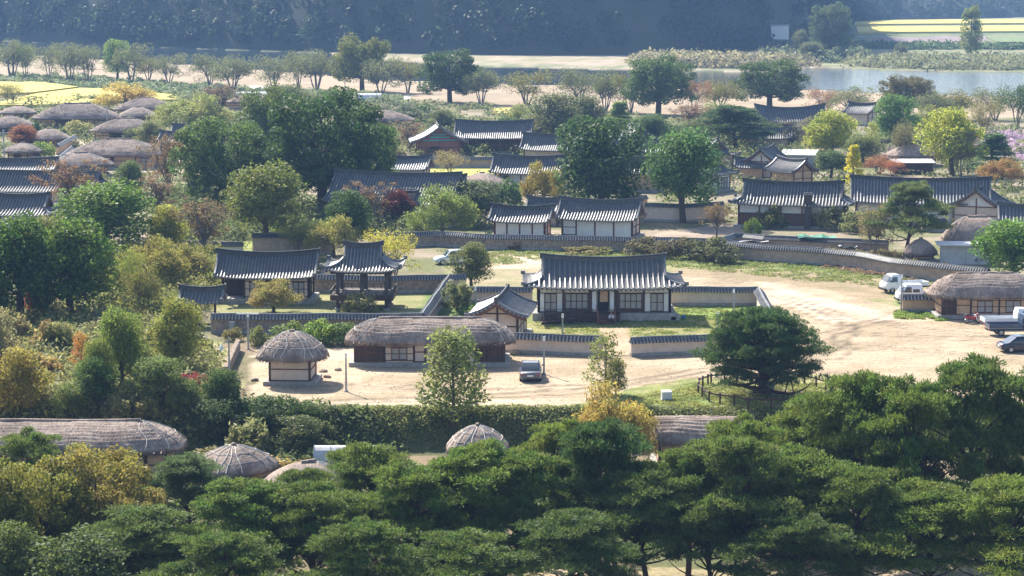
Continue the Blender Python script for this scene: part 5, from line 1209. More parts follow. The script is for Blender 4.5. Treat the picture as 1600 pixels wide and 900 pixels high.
MB().bar((.62,0,.3), (.42,0,1.0), .05).build('fork', MAT['rim'], e); MB().tube([(.38,-.34,1.05),(.42,0,1.0),(.38,.34,1.05)], .025, 6).build('handlebar', MAT['rubber'], e); MB().cyl((.5,0,.92), (.56,0,.9), .08, 10).build('headlight', MAT['head_light'], e); box('rear_rack', (-.72,0,.9), (.3,.22,.04), MAT['rim'], e); box('front_fender', (.62,0,.6), (.3,.1,.05), MAT['car_white'], e); MB().tube([(.0,-.14,.3),(-.7,-.17,.32)], .045, 6).build('exhaust', MAT['rim'], e)
# ================================================================== PERSON on the stairs
def skin(name, J, E_, mat, par, root=0, sub=2):
    me = bpy.data.meshes.new(name); me.from_pydata([j[0] for j in J], E_, []); o = link(name, me, mat, par); m_ = o.modifiers.new('s', 'SKIN')
    for i, j in enumerate(J): me.skin_vertices[0].data[i].radius = (j[1], j[2] if len(j) > 2 else j[1])
    me.skin_vertices[0].data[root].use_root = True; s_ = o.modifiers.new('u', 'SUBSURF'); s_.levels = s_.render_levels = sub
    return o
hp = hall.location
pe = empty('person', hp+Vector((.62, -2.4, .36)), R(-8), 'person in a white top and black trousers sitting on the wooden stairs', 'person')
plain('skin_tone', (.45,.29,.21), (.42,.26,.19), 5, .6); plain('hair_black', (.015,.012,.012), (.02,.017,.016), 9, .5); plain('shirt_white', (.75,.75,.77), None, 3, .8); plain('trousers_black', (.02,.02,.025), None, 4, .85)
def J(*a): return (tuple(a[:3]),)+tuple(a[3:])
jt = [J(0,0,.14,.13,.10), J(0,-.03,.30,.12,.09), J(0,-.07,.48,.15,.095), J(0,-.09,.56,.06,.06), J(0,-.12,.64,.05,.055), J(0,-.15,.74,.085,.10), J(0,-.16,.82,.07,.085)]
ed = [(i, i+1) for i in range(6)]
def addc(pts, root):
    b_ = len(jt); 
    for k, p in enumerate(pts): jt.append(J(*p)); ed.append((root if k == 0 else b_+k-1, b_+k))
    return len(jt)-1
for s_ in (-1, 1):
    hd = addc([(s_*.18,-.08,.50,.055), (s_*.23,-.14,.30,.045), (s_*.20,-.30,.19,.036), (s_*.15,-.44,.21,.028), (s_*.14,-.49,.215,.032)], 2)
    for k, (dx, ln_) in enumerate(((-.03,.06), (-.012,.075), (.008,.07), (.026,.055))): addc([(s_*.14+dx,-.53,.21,.010), (s_*.14+dx,-.53-ln_*.6,.195,.009), (s_*.14+dx,-.53-ln_,.175,.008)], hd)
    addc([(s_*.14-s_*.04,-.49,.205,.010), (s_*.14-s_*.055,-.52,.195,.009)], hd)
    addc([(s_*.10,-.06,.12,.085), (s_*.14,-.42,.17,.06), (s_*.13,-.46,-.12,.05), (s_*.13,-.46,-.25,.035), (s_*.14,-.58,-.30,.035)], 0)
skin('body', jt, ed, MAT['skin_tone'], pe)
tj = [J(0,0,.12,.14,.11), J(0,-.03,.30,.135,.105), J(0,-.07,.49,.165,.11), J(0,-.09,.55,.08,.07)]; te = [(0,1),(1,2),(2,3)]
for s_ in (-1, 1): b_ = len(tj); tj += [J(s_*.18,-.08,.50,.07), J(s_*.235,-.14,.31,.06), J(s_*.21,-.27,.20,.05)]; te += [(2,b_),(b_,b_+1),(b_+1,b_+2)]
skin('shirt', tj, te, MAT['shirt_white'], pe)
tj = [J(0,.0,.12,.15,.12)]; te = []
for s_ in (-1, 1): b_ = len(tj); tj += [J(s_*.10,-.06,.12,.1), J(s_*.14,-.42,.17,.075), J(s_*.13,-.46,-.1,.065), J(s_*.13,-.46,-.22,.055)]; te += [(0,b_),(b_,b_+1),(b_+1,b_+2),(b_+2,b_+3)]
skin('trousers', tj, te, MAT['trousers_black'], pe)
skin('hair', [J(0,-.13,.76,.095,.10), J(0,-.12,.85,.085,.095), J(0,-.06,.72,.06,.06)], [(0,1),(0,2)], MAT['hair_black'], pe)
for s_ in (-1, 1): skin('shoe', [J(s_*.13,-.46,-.28,.045), J(s_*.14,-.62,-.31,.045)], [(0,1)], MAT['shirt_white'], pe, sub=1); skin('eye', [J(s_*.03,-.235,.75,.008), J(s_*.036,-.235,.75,.008)], [(0,1)], MAT['hair_black'], pe, sub=1)
skin('nose', [J(0,-.235,.74,.012), J(0,-.255,.725,.014)], [(0,1)], MAT['skin_tone'], pe, sub=1)
box('mouth', (0,-.232,.695), (.04,.01,.01), MAT['tail_red'], pe)
# cloths: small blue cloth by the stone step
e = thing('bucket', 'small blue bucket at the right end of the main hall', 'bucket', 1068, 498); MB().tube([(0,0,0),(0,0,.35)], [.16,.2], 12).build('pail', MAT['cloth_blue'], e); MB().tube([(-.2,0,.34),(0,0,.5),(.2,0,.34)], .012, 5).build('handle', MAT['metal_grey'], e)
# ================================================================== TREES AND SHRUBS (foot u, foot v, width px, top v, colour, label)
DK, MD, YG, OL, GG, BR, RD, OR, YE, LG = (.032,.065,.022), (.055,.105,.028), (.16,.21,.035), (.095,.11,.035), (.085,.11,.06), (.13,.09,.06), (.20,.035,.03), (.32,.12,.04), (.36,.27,.05), (.10,.17,.045)
RG = 'trees on the riverside meadow'
for a in ((18,122,50,63,GG,'riverside cherry tree at the left edge, first of the row'), (40,121,32,68,MD,'small dark riverside tree close to the first of the row'), (77,124,40,68,GG,'third riverside tree from the left, slender with pale leaves'), (108,127,45,68,GG,'riverside tree with forked pale stems, fourth from the left'),
    (138,128,45,70,GG,'fifth riverside tree from the left'), (205,130,50,69,GG,'multi-stemmed riverside tree just right of the bright green one'), (232,127,38,88,OL,'low riverside tree left of the dark spreading one'), (264,130,52,84,GG,'dark spreading riverside tree before open sand'),
    (328,137,52,85,GG,'riverside tree standing alone over sand, with a dead-looking neighbour'), (364,143,56,87,GG,'riverside tree with bowed trunk, right of the lone one'), (428,140,56,87,GG,'riverside tree over the pale greenhouse'), (466,138,46,80,GG,'riverside tree second right of the greenhouse'), (494,140,56,79,GG,'riverside tree touching the big antenna-side tree on its left'),
    (595,147,62,90,GG,'open riverside tree just behind the big antenna-side tree'), (637,145,56,94,OL,'thin riverside tree between the two big ones'), (752,163,48,106,GG,'riverside tree right of the big dark round one'), (823,163,72,110,OL,'wide reddish-topped riverside tree near the middle'), (905,172,60,108,GG,'riverside tree left of the biggest round tree, farther one'), (945,174,48,110,GG,'riverside tree left of the biggest round tree, nearer one'),
    (985,176,50,114,OL,'riverside tree half behind the biggest round tree'), (1085,176,45,122,BR,'small reddish riverside tree right of the biggest round tree'), (1125,172,62,126,OL,'riverside tree between the two right round trees'), (1290,180,52,138,BR,'thin riverside tree near the thin white mast'), (1330,190,62,136,GG,'riverside tree over the right tiled roof'),
    (1490,187,64,141,OL,'riverside tree right of the dark brown-topped tree'), (1555,188,60,138,GG,'riverside tree before bare sand, second from the right edge'), (1590,198,56,132,DK,'dark riverside tree at the right edge'), (1460,190,50,143,GG,'low riverside tree before the blue water')):
    tree('open', a[0], a[1], a[2]*1.25, a[3], a[4], a[5], RG, .76, name='riverside_tree')
tree('round', 183, 124, 42, 64, LG, 'bright green riverside tree, sixth from the left', RG)
for a in ((566,143,86,59,(.075,.10,.03),'big round riverside tree beside the antenna mast'), (703,160,92,80,DK,'big dark round riverside tree left of the middle'), (1028,180,102,90,(.045,.085,.03),'biggest round riverside tree near the middle'), (1203,170,108,95,(.045,.08,.028),'big round riverside tree over the right tiled roof'), (1420,184,86,120,(.07,.075,.035),'dark brown-topped spreading tree before the blue water')):
    tree('big', *a, RG, .72 if a[0] in (566,1420) else .8)
# far bank
tree('poplar', 1516, 92, 34, 11, (.10,.14,.05), 'tall pale poplar on the far bank'); tree('big', 1297, 92, 66, 8, (.05,.08,.04), 'tall dark tree at the left end of the far fields'); tree('round', 1253, 88, 28, 48, GG, 'small pale tree left of the far fields'); tree('round', 1268, 96, 36, 66, GG, 'low bushy tree at the far water edge'); tree('bush', 1408, 91, 22, 67, GG, 'lone shrub on the far bank')
# back of the village
T = [('open',16,165,48,130,OL,'airy tree in the rice field at the left edge',.7), ('soft',195,176,92,130,(.25,.23,.07),'wide yellowish bush behind the thatched roofs',.7), ('soft',298,212,118,148,(.13,.17,.06),'pale willow-like tree right of the thatched roofs',1), ('bare',345,190,80,132,(.09,.075,.06),'dark bare spreading tree above the willow',.4),
 ('round',38,232,46,196,(.14,.07,.035),'orange-red maple beside the rounded thatch',.9), ('bush',66,250,38,222,LG,'bright green bush between small thatched roofs',1), ('bush',58,215,24,190,DK,'dark green bush under the broad thatched roof',1), ('bush',122,213,50,188,(.16,.19,.09),'pale green shrubs under the broad thatched roof',.8), ('bush',208,222,32,200,GG,'grey-green bush before the thatch with the pole',1), ('bush',97,222,30,202,DK,'dark bush right of the rounded thatch',1),
 ('round',455,190,84,134,(.07,.10,.045),'olive-green tree at the top left of the grove',.8), ('soft',515,172,60,140,MD,'green tree left of the low long thatch',1), ('big',428,262,110,140,(.05,.085,.025),'tall tree on the left shoulder of the dark grove',.8), ('big',505,335,190,148,(.028,.058,.02),'hugest dark tree of the village grove',1), ('big',565,318,110,185,(.045,.085,.025),'right part of the dark grove with drooping side',.9), ('big',350,330,150,188,(.05,.09,.03),'glossy broad tree on the left of the grove',.85),
 ('round',418,392,122,258,(.075,.105,.03),'tall olive tree with visible trunk before the grove',.8), ('round',318,275,70,195,(.06,.10,.03),'green tree with reddish top behind the small tiled roof',.7), ('dense',545,395,70,300,DK,'dark conifer mass at the foot of the grove',1), ('soft',600,200,130,160,(.06,.09,.06),'grey-green pine-like grove behind the long low thatch',1),
 ('bare',112,345,108,250,(.17,.095,.05),'brown-leaved spreading tree before the left tiled roofs',.45), ('bare',262,315,72,212,(.16,.10,.07),'thin brown bare tree right of the big thatch',.3), ('bare',245,345,74,272,(.15,.10,.07),'grey-brown twiggy tree left of the grove',.4), ('round',204,312,46,253,(.06,.10,.04),'narrow green tree between two brown ones',1),
 ('round',168,402,150,286,(.06,.115,.022),'bright round green tree left of the grove',1), ('round',30,508,130,340,(.04,.085,.018),'big green tree at the left edge',1), ('round',112,502,148,348,(.05,.095,.02),'big dark green tree in the left wood',1), ('round',-40,520,120,360,(.04,.08,.02),'green tree cut by the left edge',1), ('soft',70,400,110,338,(.12,.14,.06),'pale shrub-like tree above the left wood',.8),
 ('soft',232,462,112,373,(.13,.145,.04),'olive yellow-green orchard tree, left of two',.8), ('soft',290,448,92,383,(.13,.14,.045),'olive orchard tree touching the left hall',.8), ('open',200,478,60,395,(.10,.14,.035),'green orchard tree before the big dark tree',.9), ('open',225,492,60,415,OL,'orchard tree with visible trunk on the path',.8), ('round',262,400,58,322,(.17,.20,.035),'yellow-green small tree above the orchard',.8), ('bare',318,408,92,312,(.12,.09,.06),'grey twiggy tree over the green lawn patch',.35),
 ('soft',522,402,88,337,(.15,.17,.055),'soft light green tree behind the pavilion',.9), ('bare',574,362,80,284,(.17,.10,.08),'fine reddish-brown twiggy tree before the very large roof',.3), ('round',624,356,52,298,(.065,.024,.02),'dark red maple before the very large roof',1), ('soft',690,376,100,292,(.10,.15,.045),'light green drooping pine-like tree above the leaning trunk',1), ('dense',740,352,86,283,(.055,.085,.045),'dark weeping tree right of the light green one',1), ('bush',795,325,50,281,(.04,.085,.03),'layered clipped dark pine beside the low thatch',1),
 ('open',612,440,92,358,(.21,.23,.05),'yellow-green tree directly behind the pavilion',.8), ('bush',762,388,26,362,DK,'small dark bush against the long wall',1), ('bush',806,390,28,376,(.14,.10,.07),'brown dry bush by the long wall',.5),
 ('soft',850,332,66,255,(.15,.15,.045),'olive-yellow tree left of the dense evergreen',.75), ('dense',937,338,134,188,(.028,.062,.024),'dense dark evergreen rising behind the white-panelled house',1), ('round',1068,348,116,204,(.045,.10,.035),'round green tree with dark trunk in the bare yard',1),
 ('round',866,228,84,148,(.08,.105,.06),'speckled grey-green tree in the village centre',.9), ('round',912,218,60,152,(.075,.10,.055),'speckled tree right of the village centre one',.9), ('cone',968,205,42,160,LG,'small bright cone-like tree',1), ('round',1017,238,56,180,(.045,.085,.035),'dark green tree over the pointed tiled ridges',1), ('round',1050,235,52,196,(.05,.09,.035),'low dark green tree beside the pointed tiled ridge',1), ('bare',1082,208,70,164,(.19,.10,.075),'reddish tree in the far centre right',.4), ('open',1125,205,70,160,(.12,.16,.06),'pale green tree behind the dark cedar',.9),
 ('pine',1150,240,110,166,(.035,.075,.035),'dark spreading cedar right of the centre',1), ('round',1297,250,80,174,(.16,.21,.04),'bright yellow-green ginkgo, left of two',1), ('bare',1235,236,86,188,(.11,.11,.085),'grey leafless thicket tree below the far tiled roof',.5), ('cone',1333,290,30,228,(.30,.33,.04),'narrow yellow cone-shaped tree',1), ('round',1298,278,54,236,(.045,.08,.03),'dark rounded shrub-tree below the ginkgo',1), ('open',1373,272,52,242,(.15,.085,.045),'orange maple right of the yellow cone',.9), ('open',1395,275,40,250,(.19,.09,.05),'second orange maple, farther right',.9),
 ('round',1398,228,64,150,(.06,.13,.04),'fresh green feathery tree in the far right',1), ('round',1488,274,96,172,(.17,.22,.04),'bright yellow-green ginkgo, right of two',1), ('open',1500,276,54,206,(.09,.11,.07),'grey-green tree before the right ginkgo',1), ('cone',1550,270,72,210,(.06,.12,.06),'blue-green conifer beside the lilac flower field',1), ('soft',1566,292,70,248,(.16,.12,.05),'orange-brown shrub tree behind the right tiled wing',.7), ('open',1412,258,46,188,(.10,.11,.06),'thin bare-stemmed tree between the ginkgos',.7), ('sapling',1362,235,24,190,YG,'thin yellow-green sapling between the ginkgos',1),
 ('pine',1413,402,118,286,(.065,.105,.045),'grey-green leaning tree before the longest house',1), ('open',1364,398,64,318,(.13,.13,.075),'thin grey-leaved tree in the garden behind the wall',.8), ('bush',1300,358,60,321,(.13,.16,.07),'pale speckled bush before the large brick-fronted house',1), ('bush',1338,364,50,330,(.11,.14,.07),'second pale bush before the large houses',1), ('bush',1207,356,54,320,(.10,.12,.045),'olive bush before the brick-fronted house',1), ('bush',1175,368,30,341,(.06,.11,.025),'round green clipped bush at the inner wall',1), ('bare',1120,372,50,318,(.12,.09,.07),'thin bare tree at the corner of the brick-fronted house',.1),
 ('round',1588,446,120,344,(.06,.13,.025),'bright leafy tree over the right thatched house',1), ('bush',1530,410,50,385,(.10,.10,.07),'grey climbing shrub at the tarpaulin booth',.6), ('bush',985,366,26,352,GG,'low bush behind the white-panelled house',1),
 ('bush',745,240,52,221,(.13,.17,.08),'pale bushes before the shrine hall',1), ('dense',792,236,46,184,(.05,.09,.04),'dark evergreen at the right end of the shrine hall',1), ('bare',640,238,56,190,(.19,.11,.08),'reddish-brown tree left of the shrine hall',.4), ('bush',658,192,50,163,(.055,.10,.04),'round green bush behind the shrine hall',1), ('bush',672,245,44,222,(.15,.16,.09),'grey pale shrub left of the shrine gable',.8), ('open',702,277,52,236,(.15,.15,.08),'sparse small tree on the yellow lawn',.7), ('bush',782,292,34,266,(.16,.16,.09),'pale shrub right of the low brown thatch',.8), ('bush',612,252,40,228,(.10,.12,.06),'grey-green bush at the grove edge',1),
 ('soft',822,212,64,164,(.12,.16,.06),'pale green dome-shaped tree right of the shrine hall roof',.9), ('round',690,208,40,172,(.08,.11,.05),'small green tree touching the back of the shrine hall',1), ('open',872,300,60,262,(.12,.14,.05),'thin olive tree left of the dense evergreen foot',.8), ('soft',1108,224,84,180,(.09,.12,.06),'grey-green spreading tree left of the dark cedar',.9), ('round',1268,228,52,184,(.10,.12,.07),'grey-green tree between the far tiled roof and the left ginkgo',.9), ('round',1350,258,54,212,(.09,.12,.05),'rounded olive tree right of the narrow yellow cone',.85), ('soft',1452,216,66,166,(.12,.15,.06),'pale tree between the fresh green tree and the right ginkgo',.9), ('open',1536,214,56,158,(.12,.13,.06),'airy tree above the lilac flowers',.8), ('bush',998,262,44,232,(.06,.10,.04),'dark shrub between the evergreen and the round green tree',1), ('round',1175,232,50,190,(.07,.10,.05),'dull green tree just right of the dark cedar',1), ('bush',1060,300,46,262,(.08,.12,.04),'shrubby growth behind the round green tree',1), ('soft',770,225,40,196,(.13,.15,.07),'pale brushy tree before the shrine hall front',.8), ('round',232,232,44,190,(.10,.13,.06),'green tree between the pole thatch and the willow',.9), ('bush',150,242,44,222,(.12,.15,.07),'shrub at the back of the big thatched house',.9), ('round',585,252,56,205,(.06,.10,.04),'green tree at the right shoulder of the grove',1), ('open',465,400,60,345,(.10,.13,.04),'slender green tree between the grove foot and the soft light tree',.9), ('bush',655,372,50,345,(.09,.12,.05),'shrub below the dark red maple',.9), ('soft',150,455,100,400,(.10,.13,.045),'rounded orchard tree against the big dark wood',.9), ('open',345,440,50,392,(.12,.14,.05),'small olive tree at the left end of the open-fronted hall',.9),
 ('round',92,560,60,505,(.12,.15,.06),'yellow-green shrub tree high on the wild slope',.8), ('tuftbush',20,545,60,490,(.17,.18,.09),'pale tasselled shrub at the left edge of the wild slope',.8), ('tuftbush',215,560,50,515,(.15,.16,.07),'feathery tan shrub between the slope trees',.7), ('round',225,605,56,540,(.10,.14,.05),'mid-green tree right of the tall light green one',.95), ('tuftbush',70,600,60,555,(.19,.17,.07),'yellowish tall weeds beside the orange and yellow tree',.6), ('round',115,665,60,600,(.08,.12,.04),'green bushy tree above the long lower-left house',.9), ('tuftbush',190,665,56,622,(.14,.16,.08),'pale bush right above the long thatched roof',.8), ('tuftbush',235,668,50,628,(.15,.17,.08),'second pale bush above the long thatched roof',.8), ('round',290,668,56,605,(.07,.11,.04),'dark green tree at the end of the long thatched roof',.95),
 # around the compounds
 ('soft',428,489,84,437,(.15,.155,.06),'olive round shrub before the open-fronted hall',.85), ('tuftbush',562,490,52,460,(.15,.17,.08),'pale upright shrub before the pavilion',.9), ('round',737,452,62,381,(.08,.105,.045),'clipped round-headed tree leaning over the diagonal wall',1), ('tuftbush',716,487,46,440,(.10,.13,.06),'spiky shrub at the foot of the clipped tree',1), ('bush',742,490,50,474,(.09,.17,.035),'bright low shrub behind the side house',1), ('bush',365,532,30,512,(.11,.12,.05),'thin shrub on the left compound wall',.8),
 ('bush',455,540,66,503,(.08,.13,.04),'hedge shrub behind the thatched hut, left of three',1), ('bush',500,538,60,499,(.085,.15,.035),'hedge shrub behind the thatched hut, middle of three',1), ('bush',538,538,60,505,(.06,.11,.035),'hedge shrub behind the thatched hut, right of three',1), ('bush',400,540,40,510,(.09,.12,.05),'hedge shrub left of the thatched hut',1),
 ('bush',1012,397,76,371,(.07,.075,.04),'dark vine-covered mound by the field, leftmost',.7), ('bush',1058,402,70,372,(.06,.065,.04),'dark vine-covered mound by the field, middle',.7), ('bush',1110,409,90,371,(.055,.07,.035),'dark vine-covered mound by the field, largest on the right',.8), ('bush',918,395,76,384,(.13,.14,.06),'low grassy hump at the field edge',.8),
 ('sapling',708,688,104,528,(.10,.14,.055),'slender leafy tree standing before the long thatched house',1), ('sapling',944,618,66,521,(.11,.145,.055),'thin young tree in the lawn entrance',1), ('sapling',962,616,36,560,(.12,.14,.05),'second thin stem beside the young tree in the entrance',1), ('soft',955,740,130,603,(.19,.175,.055),'golden-yellow tree below the verge',1), ('bush',975,690,50,662,(.22,.2,.06),'small yellow shrub beside the weathered thatched shed',.8), ('bush',1070,712,50,680,(.26,.15,.05),'rust-coloured shrub over the weathered thatched shed',.6),
 # wild slope at the left
 ('round',190,618,74,482,(.09,.14,.035),'tall light green tree rising from the wild slope',.95), ('round',152,630,50,530,(.10,.14,.04),'slim green tree left of the tall one on the wild slope',.9), ('round',276,590,82,466,(.12,.15,.04),'tree with pink-orange crown top below the small gate',.62), ('round',250,640,78,560,(.08,.125,.045),'bushy green tree below the orange-topped one',.95), ('bare',300,628,52,582,(.22,.045,.035),'small bright red tree at the path edge',1), ('round',30,655,84,545,(.16,.16,.045),'orange and yellow tree at the far left of the wild slope',.6), ('sapling',127,585,34,520,(.24,.14,.04),'small orange sapling on the wild slope',1), ('bush',105,640,34,612,(.2,.07,.04),'pinkish-red shrub on the wild slope',.8), ('round',150,648,62,565,(.04,.08,.025),'dark green bushy tree on the wild slope',1), ('round',350,668,62,590,(.04,.075,.025),'dark tree beside the ochre pillar',1), ('bush',305,560,60,525,(.12,.15,.05),'green shrub by the small gate path',.8), ('round',-10,600,70,480,(.15,.16,.10),'pale grey-green shrub tree, left edge of the wild slope',1), ('round',60,500,44,442,(.19,.05,.04),'dark red bush under the left wood',1), ('bush',80,560,70,500,(.16,.15,.08),'pale tan brush on the wild slope',.7),
 ('dense',420,700,96,633,(.035,.07,.022),'dark juniper mass below the yard corner',1), ('round',350,705,90,630,(.04,.07,.03),'dark shrub tree right of the long lower-left house',1), ('tuftbush',388,720,70,655,(.14,.17,.09),'pale feathery shrub above the rope-bound thatch',1), ('tuftbush',345,700,56,655,(.15,.15,.08),'pale brownish feathery shrub beside the long lower-left house',.8), ('round',465,715,88,650,(.06,.085,.035),'shaded leafy tree below the junipers',.8), ('tuftbush',440,760,60,715,(.19,.17,.07),'yellowish vine shrub beside the half-hidden rounded roof',.7), ('dense',478,690,52,645,(.05,.09,.03),'narrow dark juniper at the hedge bank',1), ('bush',505,702,50,675,(.11,.14,.06),'pale green bush at the foot of the hedge bank',.9), ('tuftbush',320,742,60,700,(.13,.14,.08),'grey shrub before the lower-left house end',1)]
for a in T: tree(*a[:7], None, a[7])
# the old pine
tree('oldpine', 1200, 617, 176, 484, (.042,.08,.028), 'broad old pine with domed crown inside the ring fence')
# foreground pines and broadleaf trees (feet on the lower ground)
FG = [('pine',66,830,118,672,(.07,.12,.04),'small pine crown over the long lower-left thatched roof'), ('pine',300,850,130,712,(.06,.105,.055),'bluish pine before the rope-bound thatch'),
 ('pine',240,940,200,795,(.06,.105,.035),'foreground pine at the lower left, beside the turning trees'), ('pine',395,930,200,752,(.06,.11,.03),'foreground pine below the rope-bound thatch'), ('pine',350,985,210,830,(.055,.10,.03),'low foreground pine at the bottom left'), ('pine',500,925,190,748,(.06,.105,.03),'foreground pine below the half-hidden rounded roof'),
 ('pine',570,890,170,697,(.065,.11,.032),'foreground pine whose flat top covers the plastic tunnel'), ('pine',640,915,190,722,(.065,.115,.03),'foreground pine with forked dark trunks, left of centre'), ('pine',730,905,190,694,(.07,.125,.032),'foreground pine below the netted thatched hut'), ('pine',815,910,190,712,(.06,.11,.03),'foreground pine at the centre with bright top'), ('pine',868,880,150,662,(.085,.135,.035),'light green foreground pine below the hedge bank'),
 ('pine',950,900,180,660,(.035,.075,.028),'darkest foreground pine, under the golden tree'), ('pine',1015,925,170,740,(.05,.09,.03),'foreground pine with leaning trunk right of the darkest one'), ('pine',1075,900,160,698,(.06,.105,.03),'foreground pine below the weathered thatched shed'), ('pine',1150,915,200,680,(.065,.11,.035),'foreground pine with pale dead branch'), ('pine',1175,860,160,655,(.07,.12,.03),'foreground pine at the right end of the weathered shed'),
 ('pine',1250,905,210,700,(.065,.115,.03),'foreground pine in front of the two tallest at right'), ('pine',1265,830,170,625,(.075,.12,.03),'foreground pine just below the ring fence'), ('pine',1345,850,190,580,(.065,.115,.03),'tall foreground pine at the yard edge, left of the tallest'), ('pine',1350,930,200,735,(.06,.105,.028),'foreground pine in the lowest row at right'), ('pine',1440,870,200,590,(.06,.11,.028),'tall foreground pine below the bright dirt yard'), ('pine',1530,860,200,562,(.055,.10,.03),'tallest foreground pine at right with dark gaps'),
 ('pine',1600,850,170,575,(.05,.095,.03),'foreground pine cut by the right edge'), ('pine',1455,935,220,760,(.075,.125,.032),'foreground pine with broad light pads, lower right'), ('pine',1560,950,230,745,(.08,.13,.032),'brightest foreground pine at the lower right corner'), ('pine',1120,935,170,770,(.055,.095,.03),'low foreground pine with sandy ground behind its trunks'), ('pine',880,960,190,800,(.045,.085,.028),'shaded low foreground pine at the bottom centre'), ('pine',740,965,200,832,(.06,.11,.03),'low bright foreground pine at the bottom, left of centre'), ('pine',1235,955,170,800,(.05,.09,.03),'low foreground pine before the bright clearing'), ('pine',560,985,200,820,(.055,.10,.03),'low foreground pine at the bottom left of centre'), ('pine',1640,960,200,760,(.06,.11,.03),'foreground pine at the lower right edge, partly outside'), ('pine',480,850,110,735,(.06,.105,.03),'small pine top beside the half-hidden rounded roof'),
 ('big',60,900,170,718,(.10,.12,.03),'turning broadleaf tree at the lower left edge'), ('big',150,880,190,700,(.12,.125,.035),'turning broadleaf tree with orange tips at lower left'), ('big',215,905,130,765,(.11,.11,.035),'turning broadleaf tree beside the bluish pine'), ('big',-30,910,150,740,(.09,.115,.03),'turning broadleaf tree cut by the lower left edge'), ('round',20,960,120,820,(.06,.09,.03),'shaded broadleaf tree at the bottom left corner'), ('round',130,975,150,830,(.05,.08,.03),'shaded broadleaf tree with pale gaps at the bottom left')]
for a in FG:
    tree(*a[:7], 'trees along the foot of the viewpoint', .7 if a[0] == 'big' else 1.0)
# pale dead branch in the foreground
e = empty('dead_branch', GT(1150, 912), 0, 'bleached dead branch sticking out of a foreground pine', 'branch'); o_ = e.location
def PB(u, v, y): 
    x_ = (u-800)/FPX; yy = (450-v)/FPX; d = Vector((x_, math.cos(PITCH)+yy*math.sin(PITCH), -math.sin(PITCH)+yy*math.cos(PITCH))); return Vector((0,0,CAM_H))+d*(y/d.y)-o_
yb = o_.y-1.5
MB().tube([PB(1045,812,yb), PB(1060,808,yb+.3), PB(1078,802,yb+.2), PB(1090,788,yb), PB(1108,784,yb-.2), PB(1125,772,yb)], [.07,.06,.055,.05,.04,.02], 6).build('stem', MAT['rope'], e); MB().tube([PB(1078,802,yb+.2), PB(1100,800,yb), PB(1112,795,yb)], [.04,.03,.01], 5).build('twig', MAT['rope'], e)
# ================================================================== UNCOUNTABLE GREENERY
def scatter(name, label, cat, poly, n, size, hgt, cols, turned=1.0, clump=1.5, jit=1.1, asp=1.3, excl=(), seed=0, spread=.5, mat='leaves', up=.6, uv=True):
    rs = np.random.default_rng(seed+len(label)); P = [GT(*q) for q in poly]; xs = [p.x for p in P]; ys = [p.y for p in P]; pl = [(p.x, p.y) for p in P]; C_ = []
    nc = max(8, int(n/60))
    while len(C_) < nc:
        x = rs.uniform(min(xs), max(xs), nc*3); y = rs.uniform(min(ys), max(ys), nc*3); m_ = inpoly(x, y, pl)
        if excl:
            u, v = flat_uv(x, y)
            for ex in excl: m_ &= ~inpoly(u, v, ex)
        C_ += list(zip(x[m_], y[m_]))
    C_ = np.array(C_[:nc]); k = int(n/nc); cl = clump*(.5+rs.random(nc)); hh = hgt*(.35+.9*rs.random(nc)**1.3)
    cx = np.repeat(C_, k, 0); r = np.repeat(cl, k); h = np.repeat(hh, k); D = rsphere(len(cx), rs); D[:,2] = np.abs(D[:,2])
    X = cx[:,0]+D[:,0]*r; Y = cx[:,1]+D[:,1]*r; Z = TZ(X, Y)+D[:,2]*h*(.6+.4*rs.random(len(X))); 
    V, F = leafquads(np.stack([X,Y,Z],1), D+np.array((0,0,up)), np.full(len(X), size), rs, jit, asp)
    o = link(name, npmesh(name, V, F), MAT[mat], kind='stuff'); o.color = (cols[0]*1.3, cols[1]*1.18, cols[2]*.95, turned); tag(o, label, cat); return o
scatter('hedge', 'dense dark green ground cover on the bank below the yard', 'ground cover', [(425,640),(900,637),(1010,650),(1360,655),(1360,712),(1010,705),(900,700),(430,705)], 64000, .10, .32, (.14,.17,.075), .8, clump=.7, asp=1.0)
scatter('brush', 'tangled pale green and tan brush on the wild slope at the left', 'brush', [(-60,480),(120,490),(270,520),(330,560),(350,660),(300,700),(-60,690)], 85000, .14, 2.0, (.15,.17,.075), .62, clump=1.3, asp=1.9)
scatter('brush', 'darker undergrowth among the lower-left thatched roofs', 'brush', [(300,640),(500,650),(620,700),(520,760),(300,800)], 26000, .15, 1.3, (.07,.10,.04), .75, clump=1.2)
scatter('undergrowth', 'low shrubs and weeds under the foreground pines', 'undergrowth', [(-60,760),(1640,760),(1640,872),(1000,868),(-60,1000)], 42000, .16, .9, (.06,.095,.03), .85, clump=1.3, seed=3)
VX = ([(660,255),(785,255),(785,280),(660,280)],[(960,345),(1200,345),(1200,378),(960,378)],[(40,236),(360,236),(360,275),(40,275)])
scatter('village_shrubs', 'mixed garden shrubs between the village houses', 'shrubbery', [(-60,200),(600,200),(1250,215),(1700,240),(1700,372),(1120,340),(600,372),(260,400),(-60,400)], 90000, .2, 1.9, (.085,.11,.045), .68, clump=1.7, excl=VX, seed=9)
scatter('village_shrubs', 'pale shrubs along the back edge of the village', 'shrubbery', [(-60,160),(300,150),(640,160),(1000,185),(1700,205),(1700,250),(1000,215),(600,200),(-60,205)], 40000, .3, 2.0, (.11,.14,.07), .7, clump=2.2, seed=10)
scatter('meadow_weeds', 'blue-green tall weeds along the riverside row of trees', 'weeds', [(-60,117),(120,120),(430,142),(620,150),(620,160),(300,153),(110,136),(-60,127)], 26000, .35, 1.5, (.11,.15,.09), 1, clump=2.2, seed=11)
